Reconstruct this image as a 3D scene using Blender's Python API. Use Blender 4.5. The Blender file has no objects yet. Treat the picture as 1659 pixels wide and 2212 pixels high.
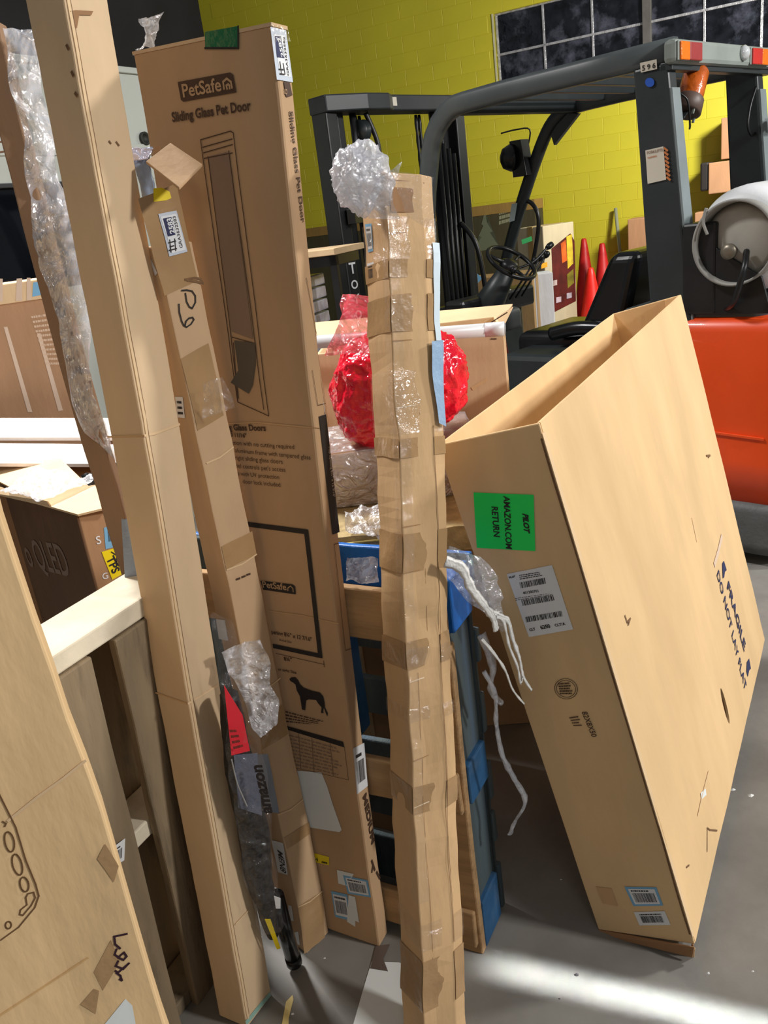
import bpy, bmesh, math, random
from mathutils import Vector, Matrix, noise
C = bpy.context.scene.collection
SC = bpy.context.scene

# ---------------------------------------------------------------- camera
F = 1780.0
PITCH, ROLL, CH = math.radians(19.6), math.radians(-7.5), 1.6
_f = Vector((0, math.cos(PITCH), -math.sin(PITCH)))
_u = Vector((0, math.sin(PITCH), math.cos(PITCH)))
_x = Vector((1, 0, 0))
XB = _x*math.cos(ROLL) + _u*math.sin(ROLL)
UB = -_x*math.sin(ROLL) + _u*math.cos(ROLL)
FB = _f
CP = Vector((0, 0, CH))
cam = bpy.data.cameras.new('camera')
cam.sensor_fit = 'VERTICAL'; cam.sensor_height = 24.0; cam.lens = 24.0*F/2212.0
cam.clip_start = 0.05; cam.clip_end = 100
co = bpy.data.objects.new('camera', cam); C.objects.link(co)
m = Matrix((XB, UB, -FB)).transposed().to_4x4(); m.translation = CP
co.matrix_world = m
SC.camera = co

# ---------------------------------------------------------------- light
SC.view_settings.view_transform = 'Standard'
SC.view_settings.look = 'None'
SC.view_settings.gamma = 1
SC.view_settings.use_curve_mapping = False
SC.view_settings.exposure = 0.0
w = bpy.data.worlds.new('world'); SC.world = w; w.use_nodes = True
w.node_tree.nodes['Background'].inputs[0].default_value = (0.93, 0.96, 1.0, 1)
w.node_tree.nodes['Background'].inputs[1].default_value = 0.165

def area(name, loc, target, sx, sy, power, col=(1, 1, 1), spread=180):
    l = bpy.data.lights.new(name, 'AREA'); l.shape = 'RECTANGLE'; l.size = sx; l.size_y = sy
    l.energy = power; l.color = col; l.spread = math.radians(spread)
    o = bpy.data.objects.new(name, l); C.objects.link(o)
    d = (Vector(target)-Vector(loc)).normalized()
    o.location = loc; o.rotation_euler = d.to_track_quat('-Z', 'Y').to_euler()
    return o
# high bay lamp to the right of the photographer (main light, sharp shadows)
area('high_bay_lamp', (5.0, 2.25, 3.5), (0.0, 1.5, 0.9), 0.35, 0.35, 175, (1.0, 0.98, 0.95))
area('second_bay_lamp', (4.7, -0.7, 3.6), (0.0, 1.5, 0.9), 0.4, 0.4, 185, (1.0, 0.98, 0.95))
# ceiling lamp behind the photographer
area('ceiling_lamp', (0.3, -3.2, 4.6), (0.0, 1.5, 1.0), 1.2, 0.5, 20, (1.0, 0.97, 0.93))
# lamp over the goods on the left
area('left_bay_lamp', (-1.8, 3.6, 4.4), (-1.1, 2.6, 1.0), 0.6, 0.6, 105, (1.0, 0.98, 0.96), 100)
# lamps over the aisle by the yellow wall
area('wall_bay_lamp', (4.6, 7.2, 3.0), (2.6, 11.0, 1.2), 0.5, 0.5, 215, (1.0, 0.99, 0.92))
# unseen slit lamp, added to throw the bright streak on the floor
area('streak_slit_lamp', (2.97, 0.15, 1.5), (0.42, 1.255, 0.0), 0.035, 0.32, 0.55, (0.9, 0.96, 1.0), 1.5)

# ---------------------------------------------------------------- helpers
def lin(c):
    return tuple(((v/255)/12.92 if v/255 <= 0.04045 else ((v/255+0.055)/1.055)**2.4) for v in c)

def ray(px, py):
    return FB + XB*((px-829.5)/F) - UB*((py-1106)/F)
def atY(px, py, Y):
    d = ray(px, py); return CP + d*(Y/d.y)
def atZ(px, py, z=0.0):
    d = ray(px, py); return CP + d*((z-CH)/d.z)

MATS = {}
def mat(name, rgb, rough=0.6, metal=0.0, noise_amt=0.0, scale=8, bump=0.0, bscale=60, stretch=(1, 1, 1),
        dirt=None, dirt_amt=0.0, dirt_scale=2.0, coat=0.0, emit=0.0, spec=0.5, wave=0.0):
    if name in MATS: return MATS[name]
    M = bpy.data.materials.new(name); M.use_nodes = True
    nt = M.node_tree; b = nt.nodes['Principled BSDF']
    c = lin(rgb)
    b.inputs['Roughness'].default_value = rough; b.inputs['Metallic'].default_value = metal
    b.inputs['Coat Weight'].default_value = coat
    b.inputs['Specular IOR Level'].default_value = spec
    b.inputs['Base Color'].default_value = (*c, 1)
    tc = nt.nodes.new('ShaderNodeTexCoord'); mp = nt.nodes.new('ShaderNodeMapping')
    mp.inputs['Scale'].default_value = stretch
    nt.links.new(tc.outputs['Object'], mp.inputs['Vector'])
    last = None
    if noise_amt:
        n = nt.nodes.new('ShaderNodeTexNoise'); n.inputs['Scale'].default_value = scale
        n.inputs['Detail'].default_value = 5; nt.links.new(mp.outputs[0], n.inputs['Vector'])
        mx = nt.nodes.new('ShaderNodeMix'); mx.data_type = 'RGBA'
        mx.inputs[6].default_value = (*[v*(1-noise_amt) for v in c], 1)
        mx.inputs[7].default_value = (*[min(1, v*(1+noise_amt)) for v in c], 1)
        cr = nt.nodes.new('ShaderNodeMapRange'); cr.inputs[1].default_value = 0.3; cr.inputs[2].default_value = 0.7
        nt.links.new(n.outputs[0], cr.inputs[0]); nt.links.new(cr.outputs[0], mx.inputs[0]); last = mx.outputs[2]
    if dirt:
        n = nt.nodes.new('ShaderNodeTexNoise'); n.inputs['Scale'].default_value = dirt_scale
        n.inputs['Detail'].default_value = 7; n.inputs['Roughness'].default_value = 0.65
        nt.links.new(mp.outputs[0], n.inputs['Vector'])
        cr = nt.nodes.new('ShaderNodeMapRange'); cr.inputs[1].default_value = 0.5; cr.inputs[2].default_value = 0.75
        cr.inputs[4].default_value = dirt_amt
        nt.links.new(n.outputs[0], cr.inputs[0])
        mx = nt.nodes.new('ShaderNodeMix'); mx.data_type = 'RGBA'
        if last: nt.links.new(last, mx.inputs[6])
        else: mx.inputs[6].default_value = (*c, 1)
        mx.inputs[7].default_value = (*lin(dirt), 1)
        nt.links.new(cr.outputs[0], mx.inputs[0]); last = mx.outputs[2]
    if last: nt.links.new(last, b.inputs['Base Color'])
    if bump:
        n = nt.nodes.new('ShaderNodeTexNoise'); n.inputs['Scale'].default_value = bscale
        n.inputs['Detail'].default_value = 4; nt.links.new(mp.outputs[0], n.inputs['Vector'])
        bp = nt.nodes.new('ShaderNodeBump'); bp.inputs['Strength'].default_value = bump
        bp.inputs['Distance'].default_value = 0.01
        nt.links.new(n.outputs[0], bp.inputs['Height']); nt.links.new(bp.outputs[0], b.inputs['Normal'])
    if emit:
        b.inputs['Emission Color'].default_value = (*c, 1); b.inputs['Emission Strength'].default_value = emit
    MATS[name] = M; return M

def film(name, rgb=(235, 238, 245), body=0.25, gloss=0.25, rough=0.12, bump=0.6, bscale=25):
    """thin clear plastic: mostly transparent, some milky body, sharp glints"""
    if name in MATS: return MATS[name]
    M = bpy.data.materials.new(name); M.use_nodes = True; nt = M.node_tree
    for n in list(nt.nodes): nt.nodes.remove(n)
    out = nt.nodes.new('ShaderNodeOutputMaterial'); tr = nt.nodes.new('ShaderNodeBsdfTransparent')
    df = nt.nodes.new('ShaderNodeBsdfDiffuse'); tl = nt.nodes.new('ShaderNodeBsdfTranslucent'); gl = nt.nodes.new('ShaderNodeBsdfGlossy')
    c = (*lin(rgb), 1); df.inputs[0].default_value = c; tl.inputs[0].default_value = c
    gl.inputs[0].default_value = (1, 1, 1, 1); gl.inputs['Roughness'].default_value = rough
    a = nt.nodes.new('ShaderNodeMixShader'); a.inputs[0].default_value = 0.4
    nt.links.new(df.outputs[0], a.inputs[1]); nt.links.new(tl.outputs[0], a.inputs[2])
    b = nt.nodes.new('ShaderNodeMixShader'); b.inputs[0].default_value = body
    nt.links.new(tr.outputs[0], b.inputs[1]); nt.links.new(a.outputs[0], b.inputs[2])
    d = nt.nodes.new('ShaderNodeMixShader'); d.inputs[0].default_value = gloss
    nt.links.new(b.outputs[0], d.inputs[1]); nt.links.new(gl.outputs[0], d.inputs[2])
    tc = nt.nodes.new('ShaderNodeTexCoord'); n = nt.nodes.new('ShaderNodeTexNoise')
    n.inputs['Scale'].default_value = bscale; n.inputs['Detail'].default_value = 5; n.inputs['Distortion'].default_value = 1.5
    bp = nt.nodes.new('ShaderNodeBump'); bp.inputs['Strength'].default_value = bump; bp.inputs['Distance'].default_value = 0.02
    nt.links.new(tc.outputs['Object'], n.inputs['Vector']); nt.links.new(n.outputs[0], bp.inputs['Height'])
    for s in (gl, df): nt.links.new(bp.outputs[0], s.inputs['Normal'])
    nt.links.new(d.outputs[0], out.inputs[0]); MATS[name] = M; return M

def cardboard(name, rgb, dirt_amt=0.25, dirt=(95, 70, 48), rough=0.75):
    return mat(name, rgb, rough, noise_amt=0.10, scale=6, bump=0.28, bscale=22, stretch=(1, 1, 0.35),
               dirt=dirt, dirt_amt=dirt_amt, dirt_scale=2.3, spec=0.25)

KRAFT = cardboard('kraft', (198, 166, 130))
KRAFT_P = cardboard('kraft_smooth', (188, 154, 118), 0.10)
KRAFT_L = cardboard('kraft_light', (220, 190, 150), 0.12, (150, 112, 76))
KRAFT_B = cardboard('kraft_tan', (224, 190, 142), 0.12, (150, 112, 70))
KRAFT_D = cardboard('kraft_dirty', (206, 170, 126), 0.8, (98, 68, 40))
KRAFT_T = cardboard('kraft_tall', (214, 186, 150), 0.12, (150, 118, 84))
KRAFT_IN = cardboard('kraft_inside', (206, 168, 120), 0.05)
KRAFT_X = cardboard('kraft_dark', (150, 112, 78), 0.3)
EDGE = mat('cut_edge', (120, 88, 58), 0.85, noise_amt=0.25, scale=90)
CREASE = mat('crease', (222, 190, 148), 0.8)
TAPE = mat('brown_tape', (172, 138, 98), 0.2, bump=0.5, bscale=14, noise_amt=0.12, scale=9)
CTAPE = film('clear_tape', (225, 200, 165), 0.06, 0.10, 0.12, 1.0, 18)
FILM = film('clear_film', (225, 230, 240), 0.30, 0.22, 0.10, 1.0, 22)
FILMB = film('clear_sleeve', (228, 234, 248), 0.6, 0.3, 0.1, 1.0, 16)
FILM2 = film('clear_film_milky', (232, 234, 240), 0.55, 0.25, 0.12, 1.0, 28)
WRAPB = film('clear_bag_film', (215, 215, 220), 0.03, 0.06, 0.06, 1.0, 20)
WRAP = film('stretch_wrap', (215, 210, 205), 0.10, 0.14, 0.08, 1.0, 16)
INK = mat('black_ink', (34, 28, 26), 0.7)
INK_B = mat('brown_ink', (74, 50, 34), 0.7)
INK_G = mat('pale_brown_ink', (140, 114, 94), 0.75)
INK_N = mat('navy_ink', (40, 44, 84), 0.7)
WHITE = mat('label_white', (228, 230, 232), 0.45, noise_amt=0.03)
PAPER = mat('paper_white', (226, 230, 228), 0.7, noise_amt=0.04, scale=3)
BLUE_L = mat('label_blue', (120, 176, 214), 0.45)
PBLUE = mat('pale_blue', (198, 206, 218), 0.4, noise_amt=0.05)
YEL = mat('label_yellow', (240, 214, 20), 0.45)
GREEN = mat('sticker_green', (12, 236, 96), 0.5)
GTAPE = mat('green_tape', (14, 104, 60), 0.25, noise_amt=0.2, bump=0.3)
BLACK = mat('black_plastic', (22, 22, 24), 0.35, noise_amt=0.2)

SUFFIX = {}
def link(name, me, parent=None, material=None, loc=None):
    o = bpy.data.objects.new(name, me); C.objects.link(o)
    if material is not None and me is not None:
        for mm in (material if isinstance(material, (list, tuple)) else [material]): me.materials.append(mm)
    if parent is not None: o.parent = parent
    if loc is not None: o.location = loc
    return o
def tag(o, label, cat, group=None, kind=None):
    if label: o['label'] = label
    if cat: o['category'] = cat
    if group: o['group'] = group
    if kind: o['kind'] = kind
    return o
def root(name, loc, label, cat, rot=None, group=None):
    o = bpy.data.objects.new(name, None); o.empty_display_size = 0.05; C.objects.link(o)
    mw = rot.to_4x4() if rot is not None else Matrix.Identity(4)
    mw.translation = Vector(loc); o.matrix_world = mw
    o['_'] = 0; del o['_']
    tag(o, label, cat, group); MW[o.name] = mw; return o
MW = {}
WARP = {}
def mesh(name, vs, fs, smooth=False):
    me = bpy.data.meshes.new(name); me.from_pydata([tuple(v) for v in vs], [], fs); me.update()
    if smooth:
        for p in me.polygons: p.use_smooth = True
    return me
def bevel(o, wd=0.003, seg=2, ang=40):
    md = o.modifiers.new('bevel', 'BEVEL'); md.width = wd; md.segments = seg
    md.limit_method = 'ANGLE'; md.angle_limit = math.radians(ang); return o

def boxgrid(lo, hi, n=(1, 1, 1)):
    """cuboid with gridded sides -> verts, faces"""
    idx = {}; vs = []; fs = []
    def V(i, j, k):
        key = (i, j, k)
        if key not in idx:
            idx[key] = len(vs)
            vs.append(Vector((lo[0]+(hi[0]-lo[0])*i/n[0], lo[1]+(hi[1]-lo[1])*j/n[1], lo[2]+(hi[2]-lo[2])*k/n[2])))
        return idx[key]
    for i in range(n[0]):
        for k in range(n[2]):
            fs.append((V(i, 0, k), V(i+1, 0, k), V(i+1, 0, k+1), V(i, 0, k+1)))
            fs.append((V(i, n[1], k), V(i, n[1], k+1), V(i+1, n[1], k+1), V(i+1, n[1], k)))
    for j in range(n[1]):
        for k in range(n[2]):
            fs.append((V(0, j, k), V(0, j, k+1), V(0, j+1, k+1), V(0, j+1, k)))
            fs.append((V(n[0], j, k), V(n[0], j+1, k), V(n[0], j+1, k+1), V(n[0], j, k+1)))
    for i in range(n[0]):
        for j in range(n[1]):
            fs.append((V(i, j, 0), V(i, j+1, 0), V(i+1, j+1, 0), V(i+1, j, 0)))
            fs.append((V(i, j, n[2]), V(i+1, j, n[2]), V(i+1, j+1, n[2]), V(i, j+1, n[2])))
    return vs, fs
def wv(parent, v):
    k = parent.name if parent is not None else None
    while parent is not None and k not in WARP and parent.parent is not None:
        parent = parent.parent; k = parent.name
    return v + WARP[k](v) if k in WARP else v
def box(name, lo, hi, m, parent, n=(1, 1, 1), bv=0.003, smooth=False):
    vs, fs = boxgrid(lo, hi, n); vs = [wv(parent, v) for v in vs]
    o = link(name, mesh(name, vs, fs, smooth), parent, m)
    if bv: bevel(o, bv)
    return o
def hexa(name, pts, m, parent=None, bv=0.002):
    """8 points: bottom 4 ccw, top 4 ccw (local to parent)"""
    fs = [(3, 2, 1, 0), (4, 5, 6, 7), (0, 1, 5, 4), (1, 2, 6, 5), (2, 3, 7, 6), (3, 0, 4, 7)]
    o = link(name, mesh(name, pts, fs), parent, m)
    if bv: bevel(o, bv)
    return o
def sheet(name, quad, th, m, parent=None, bv=0.0):
    """thick sheet from quad of 4 points"""
    q = [Vector(p) for p in quad]; n = (q[1]-q[0]).cross(q[3]-q[0]).normalized()*th
    return hexa(name, [p-n for p in q]+q, m, parent, bv)
def bar(name, a, b, wx, wy, m, parent=None, up=(0, 0, 1), bv=0.002):
    a, b, up = Vector(a), Vector(b), Vector(up); d = (b-a).normalized()
    s = d.cross(up)
    if s.length < 1e-3: s = d.cross(Vector((1, 0, 0)))
    s.normalize(); t = s.cross(d).normalized()
    P = []
    for c in (a, b):
        P += [c-s*wx/2-t*wy/2, c+s*wx/2-t*wy/2, c+s*wx/2+t*wy/2, c-s*wx/2+t*wy/2]
    return hexa(name, P, m, parent, bv)
def sweep(path, prof, closed=False, up=Vector((0, 0, 1)), caps=True):
    """sweep profile [(a,b)] along path -> verts, faces; radius may vary via prof callable(i)"""
    vs = []; fs = []; n = len(path); path = [Vector(p) for p in path]; last = None
    for i, p in enumerate(path):
        if closed: d = path[(i+1) % n]-path[i-1]
        else: d = path[min(i+1, n-1)]-path[max(i-1, 0)]
        d.normalize()
        if last is None:
            s = d.cross(up)
            if s.length < 1e-3: s = d.cross(Vector((1, 0, 0)))
        else: s = last - d*last.dot(d)
        s.normalize(); last = s; t = s.cross(d)
        pr = prof(i) if callable(prof) else prof
        for a, b in pr: vs.append(p+s*a+t*b)
    k = len(pr)
    for i in range(n if closed else n-1):
        for j in range(k):
            a = i*k+j; b = i*k+(j+1) % k; c = ((i+1) % n)*k+(j+1) % k; d = ((i+1) % n)*k+j
            fs.append((a, d, c, b))
    if caps and not closed:
        fs.append(tuple(range(k))); fs.append(tuple(reversed(range((n-1)*k, n*k))))
    return vs, fs
def circ(r, k=12, ry=None):
    ry = r if ry is None else ry
    return [(r*math.cos(2*math.pi*i/k), ry*math.sin(2*math.pi*i/k)) for i in range(k)]
def tube(name, path, r, m, parent=None, k=12, closed=False, up=Vector((0, 0, 1)), prof=None):
    if prof is None:
        prof = (lambda i: circ(r[i], k)) if isinstance(r, (list, tuple)) else circ(r, k)
    vs, fs = sweep(path, prof, closed, up)
    o = link(name, mesh(name, vs, fs, True), parent, m)
    return o
def smoothpath(pts, n=8):
    pts = [Vector(p) for p in pts]; out = []
    for i in range(len(pts)-1):
        p0 = pts[max(i-1, 0)]; p1 = pts[i]; p2 = pts[i+1]; p3 = pts[min(i+2, len(pts)-1)]
        for j in range(n):
            t = j/n
            out.append(0.5*((2*p1)+(p2-p0)*t+(2*p0-5*p1+4*p2-p3)*t*t+(3*p1-p0-3*p2+p3)*t**3))
    out.append(pts[-1]); return out
def lathe(name, prof, m, parent=None, k=32, axis=None, loc=(0, 0, 0), smooth=True):
    """prof [(r,z)] revolved round local z; axis rotates z to that direction"""
    vs = []; fs = []
    R = Vector(axis).to_track_quat('Z', 'Y').to_matrix() if axis is not None else Matrix.Identity(3)
    L = Vector(loc)
    for r, z in prof:
        for i in range(k):
            a = 2*math.pi*i/k; vs.append(L+R@Vector((r*math.cos(a), r*math.sin(a), z)))
    for i in range(len(prof)-1):
        for j in range(k):
            fs.append((i*k+j, i*k+(j+1) % k, (i+1)*k+(j+1) % k, (i+1)*k+j))
    fs.append(tuple(reversed(range(k)))); fs.append(tuple(range((len(prof)-1)*k, len(prof)*k)))
    return link(name, mesh(name, vs, fs, smooth), parent, m)
def rnd3(v, s, seed=0.0):
    return noise.noise_vector(v*s+Vector((seed, seed*1.7, seed*0.3)))
def ridged(v, s, seed=0.0):
    r = 0; a = 1
    for i in range(4):
        r += a*(1-abs(noise.noise(v*s+Vector((seed, seed, seed)))*2)); a *= 0.5; s *= 2.1
    return r
def crumple_sheet(name, corners, nu, nv, amp, sc, m, parent=None, seed=1.0, env=None, stuff=False):
    """crumpled thin film over bilinear quad (a,b,c,d: bl, br, tr, tl); rows may be a list of (left,right) pairs"""
    rows = corners if isinstance(corners[0], tuple) and len(corners[0]) == 2 and hasattr(corners[0][0], '__len__') else \
        [(corners[0], corners[1]), (corners[3], corners[2])]
    rows = [(Vector(a), Vector(b)) for a, b in rows]
    vs = []; fs = []
    for j in range(nv+1):
        t = j/nv*(len(rows)-1); k = min(int(t), len(rows)-2); t -= k
        A = rows[k][0].lerp(rows[k+1][0], t); B = rows[k][1].lerp(rows[k+1][1], t)
        for i in range(nu+1):
            p = A.lerp(B, i/nu)
            nrm = (rows[k][1]-rows[k][0]).cross(rows[k+1][0]-rows[k][0]).normalized()
            p = p + nrm*(ridged(p, sc, seed)-1.0)*amp + rnd3(p, sc*0.7, seed)*amp*0.8
            vs.append(p)
    for j in range(nv):
        for i in range(nu):
            a = j*(nu+1)+i; fs.append((a, a+1, a+nu+2, a+nu+1))
    return link(name, mesh(name, vs, fs, True), parent, m)

# faces of a root-local box: O, U, V, N
class Face:
    def __init__(s, rt, O, U, V):
        s.rt = rt; s.O = Vector(O); s.U = Vector(U).normalized(); s.V = Vector(V).normalized(); s.N = s.U.cross(s.V).normalized()
    def st(s, px, py):
        mw = MW[s.rt.name]; mi = mw.inverted()
        c = mi @ CP; d = mi.to_3x3() @ ray(px, py)
        t = (s.O-c).dot(s.N)/d.dot(s.N); p = c+d*t-s.O
        return (p.dot(s.U), p.dot(s.V))
    def p(s, a, b, off=0.0):
        v = s.O+s.U*a+s.V*b
        return wv(s.rt, v)+s.N*off
def quadgrid(face, q, off, nu=4, nv=4):
    vs = []; fs = []
    for j in range(nv+1):
        for i in range(nu+1):
            u, v = i/nu, j/nv
            a = (1-u)*(1-v)*q[0][0]+u*(1-v)*q[1][0]+u*v*q[2][0]+(1-u)*v*q[3][0]
            b = (1-u)*(1-v)*q[0][1]+u*(1-v)*q[1][1]+u*v*q[2][1]+(1-u)*v*q[3][1]
            vs.append(face.p(a, b, off))
    for j in range(nv):
        for i in range(nu):
            k = j*(nu+1)+i; fs.append((k, k+1, k+nu+2, k+nu+1))
    return vs, fs
def lbl(name, face, pq, m, parent=None, off=0.0012, nu=3, nv=6, label=None):
    """sheet stuck on a face; pq = 4 photo points bl, br, tr, tl"""
    q = [face.st(*p) for p in pq]
    vs, fs = quadgrid(face, q, off, nu, nv)
    o = link(name, mesh(name, vs, fs), parent or face.rt, m)
    if label: o['label'] = label
    return o
def poly(name, face, pts, m, parent=None, off=0.0016, st=False):
    q = [p if st else face.st(*p) for p in pts]
    bm = bmesh.new(); vv = [bm.verts.new(face.p(a, b, off)) for a, b in q]
    try:
        f = bm.faces.new(vv); bmesh.ops.triangulate(bm, faces=[f])
    except Exception: pass
    me = bpy.data.meshes.new(name); bm.to_mesh(me); bm.free()
    return link(name, me, parent or face.rt, m)
def lines(name, face, polys, wd, m, parent=None, off=0.0017, st=False):
    """many polylines in one printed mesh (marks that stand apart become objects of their own)"""
    if name in ('crease', 'puncture', 'tear', 'hazard_stripe', 'grease_marks', 'scuff', 'fold_glint', 'split') and len(polys) > 1:
        return [lines(name, face, [q], wd, m, parent, off, st) for q in polys][0]
    vs = []; fs = []
    for pl in polys:
        q = [Vector(p) if st else Vector(face.st(*p)) for p in pl]
        # subdivide long pieces
        for a, b in zip(q[:-1], q[1:]):
            d = (b-a)
            if d.length < 1e-6: continue
            n = max(1, int(d.length/0.06)); e = d.normalized(); s = Vector((-e.y, e.x))*wd/2
            a2 = a-e*wd*0.4; b2 = b+e*wd*0.4
            for i in range(n):
                u = a2.lerp(b2, i/n); v = a2.lerp(b2, (i+1)/n); k = len(vs)
                for w_ in (u-s, v-s, v+s, u+s): vs.append(face.p(w_.x, w_.y, off))
                fs.append((k, k+1, k+2, k+3))
    return link(name, mesh(name, vs, fs), parent or face.rt, m)
TXT = {}
def textmesh(s, bold=0.0):
    if (s, bold) in TXT: return TXT[(s, bold)]
    cu = bpy.data.curves.new('t', 'FONT'); cu.body = s; cu.size = 1; cu.resolution_u = 3; cu.offset = bold
    o = bpy.data.objects.new('t', cu); C.objects.link(o)
    dg = bpy.context.evaluated_depsgraph_get(); ev = o.evaluated_get(dg); me = ev.to_mesh()
    vs = [v.co.copy() for v in me.vertices]; fs = [tuple(p.vertices) for p in me.polygons]
    ev.to_mesh_clear(); bpy.data.objects.remove(o); bpy.data.curves.remove(cu)
    x0 = min(v.x for v in vs); x1 = max(v.x for v in vs)
    vs = [Vector(((v.x-x0)/(x1-x0), v.y, 0)) for v in vs]
    TXT[(s, bold)] = (vs, fs, x1-x0); return TXT[(s, bold)]
def text(name, face, s, a, b, m, parent=None, off=0.0019, bold=0.01, tall=1.0, st=False, slant=0.0):
    """writing on a face, baseline from photo point a to b; capital height = width-proportional * tall"""
    vs, fs, wd = textmesh(s, bold)
    A = Vector(a) if st else Vector(face.st(*a)); B = Vector(b) if st else Vector(face.st(*b))
    U = B-A; L = U.length; e = U.normalized(); V = Vector((-e.y, e.x))
    out = []
    for v in vs:
        h = v.y*L/wd*tall
        q = A+U*v.x+V*h+e*h*slant; out.append(face.p(q.x, q.y, off))
    return link(name, mesh(name, out, fs), parent or face.rt, m)
def barcode(face, pq, parent, vertical_bars=True, seed=1, m=None, name='barcode'):
    rng = random.Random(seed); q = [Vector(face.st(*p)) for p in pq]; vs = []; fs = []
    u = 0.0
    while u < 0.98:
        w_ = rng.choice([.012, .012, .022, .032]); e = min(1, u+w_)
        pts = []
        for (uu, v) in ((u, 0), (e, 0), (e, 1), (u, 1)):
            if vertical_bars: a = q[0].lerp(q[1], uu); b = q[3].lerp(q[2], uu); p = a.lerp(b, v)
            else: a = q[0].lerp(q[3], uu); b = q[1].lerp(q[2], uu); p = a.lerp(b, v)
            pts.append(face.p(p.x, p.y, 0.0018))
        k = len(vs); vs += pts; fs.append((k, k+1, k+2, k+3))
        u = e+rng.choice([.012, .015, .026])
    return link(name, mesh(name, vs, fs), parent, m or INK)
def rows(face, pq, parent, n, seed=1, m=None, name='small_print', frac=0.45):
    """rows of small print too fine to read"""
    rng = random.Random(seed); q = [Vector(face.st(*p)) for p in pq]; vs = []; fs = []
    for r in range(n):
        v0 = 1-(r+0.75)/n; v1 = v0+frac/n; u = 0.0; end = rng.uniform(0.75, 1)
        while u < end:
            e = min(end, u+rng.uniform(0.03, 0.12)); pts = []
            for (uu, v) in ((u, v0), (e, v0), (e, v1), (u, v1)):
                p = q[0].lerp(q[1], uu).lerp(q[3].lerp(q[2], uu), v); pts.append(face.p(p.x, p.y, 0.0018))
            k = len(vs); vs += pts; fs.append((k, k+1, k+2, k+3)); u = e+0.02
    return link(name, mesh(name, vs, fs), parent, m or INK)
def ship_label(face, pq, seed=1, blue=False, name='label', parent=None, label=None):
    """barcode label; pq bl, br, tr, tl"""
    o = lbl(name, face, pq, BLUE_L if blue else WHITE, parent, label=label)
    def ip(u, v):
        a = Vector(pq[0]).lerp(Vector(pq[1]), u); b = Vector(pq[3]).lerp(Vector(pq[2]), u); return tuple(a.lerp(b, v))
    if blue:
        q = [face.st(*ip(u, v)) for u, v in ((.08, .1), (.92, .1), (.92, .9), (.08, .9))]
        vs, fs = quadgrid(face, q, 0.0015, 2, 2); link('label_panel', mesh('label_panel', vs, fs), o, WHITE)
    barcode(face, [ip(.15, .2), ip(.85, .2), ip(.85, .68), ip(.15, .68)], o, seed=seed)
    rows(face, [ip(.15, .72), ip(.85, .72), ip(.85, .88), ip(.15, .88)], o, 1, seed=seed)
    return o
def q8(q):
    """root placement of a fitted box"""
    X, Y, yaw, lx, ly, w_, d_, h_ = q
    R = Matrix.Rotation(yaw, 3, 'Z') @ Matrix.Rotation(lx, 3, 'X') @ Matrix.Rotation(ly, 3, 'Y')
    mz = min((R @ Vector((i*w_, j*d_, k*h_))).z for i in (0, 1) for j in (0, 1) for k in (0, 1))
    return R, Vector((X, Y, -mz)), w_, d_, h_

# ================================================================ setting
S2, C2 = math.sin(math.radians(29.6)), math.cos(math.radians(29.6))
WN = Vector((S2, C2, 0)); WD = Vector((C2, -S2, 0)); WDIST = 11.3
def wp(a, z, off=0.0): return WN*(WDIST-off)+WD*a+Vector((0, 0, z))
CONC = mat('concrete_floor', (126, 123, 117), 0.6, noise_amt=0.22, scale=3.5, bump=0.08, bscale=40,
           dirt=(88, 84, 80), dirt_amt=0.55, dirt_scale=1.6)
YWALL = mat('yellow_paint', (206, 194, 50), 0.5, noise_amt=0.06, scale=1.2, bump=0.05, bscale=30)
fl = box('floor', (-9, -4, -0.1), (9, 17, 0), CONC, None, bv=0); tag(fl, None, None, kind='structure')
# block wall: backing plus single blocks with recessed joints
def wallbox(name, a0, a1, z0, z1, o0, o1, m, parent=None, bv=0.0):
    P = [wp(a0, z0, o1), wp(a1, z0, o1), wp(a1, z0, o0), wp(a0, z0, o0), wp(a0, z1, o1), wp(a1, z1, o1), wp(a1, z1, o0), wp(a0, z1, o0)]
    return hexa(name, P, m, parent, bv)
wl = root('wall_back', (0, 0, 0), None, None); wl['kind'] = 'structure'
WX0, WX1, WZ0, WZ1 = -3.92, 0.72, 2.80, 3.80
for nm, a0, a1, z0, z1 in (('lower', -8.4, 5, 0, WZ0), ('upper', -8.4, 5, WZ1, 6.0), ('left', -8.4, WX0, WZ0, WZ1), ('right', WX1, 5, WZ0, WZ1)):
    wallbox('wall_core', a0, a1, z0, z1, -0.3, 0.0, YWALL, wl)
blk = {}
def block_mesh(w_):
    if w_ in blk: return blk[w_]
    bm = bmesh.new(); bmesh.ops.create_cube(bm, size=1)
    for v in bm.verts: v.co = Vector((v.co.x*(w_-0.004), v.co.y*0.012, v.co.z*0.196))
    bmesh.ops.bevel(bm, geom=[e for e in bm.edges if all(v.co.y < 0 for v in e.verts)], offset=0.0025, segments=1, affect='EDGES')
    me = bpy.data.meshes.new('block'); bm.to_mesh(me); bm.free(); me.materials.append(YWALL); blk[w_] = me; return me
bl = []
for k in range(25):
    z = 0.2*k+0.1; a = -8.4+(0.2 if k % 2 else 0)
    while a < 1.4:
        a0, a1 = a, min(a+0.4, 1.6)
        if z > WZ0 and z < WZ1:
            if a1 > WX0 and a0 < WX1:
                if a0 < WX0-0.12: a1 = WX0
                elif a1 > WX1+0.12: a0 = WX1
                else: a += 0.4; continue
        bl.append((abs(a+2.4)*0.7+abs(z-2.0), a0, a1, z)); a += 0.4
bl.sort(); rest = []
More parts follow.
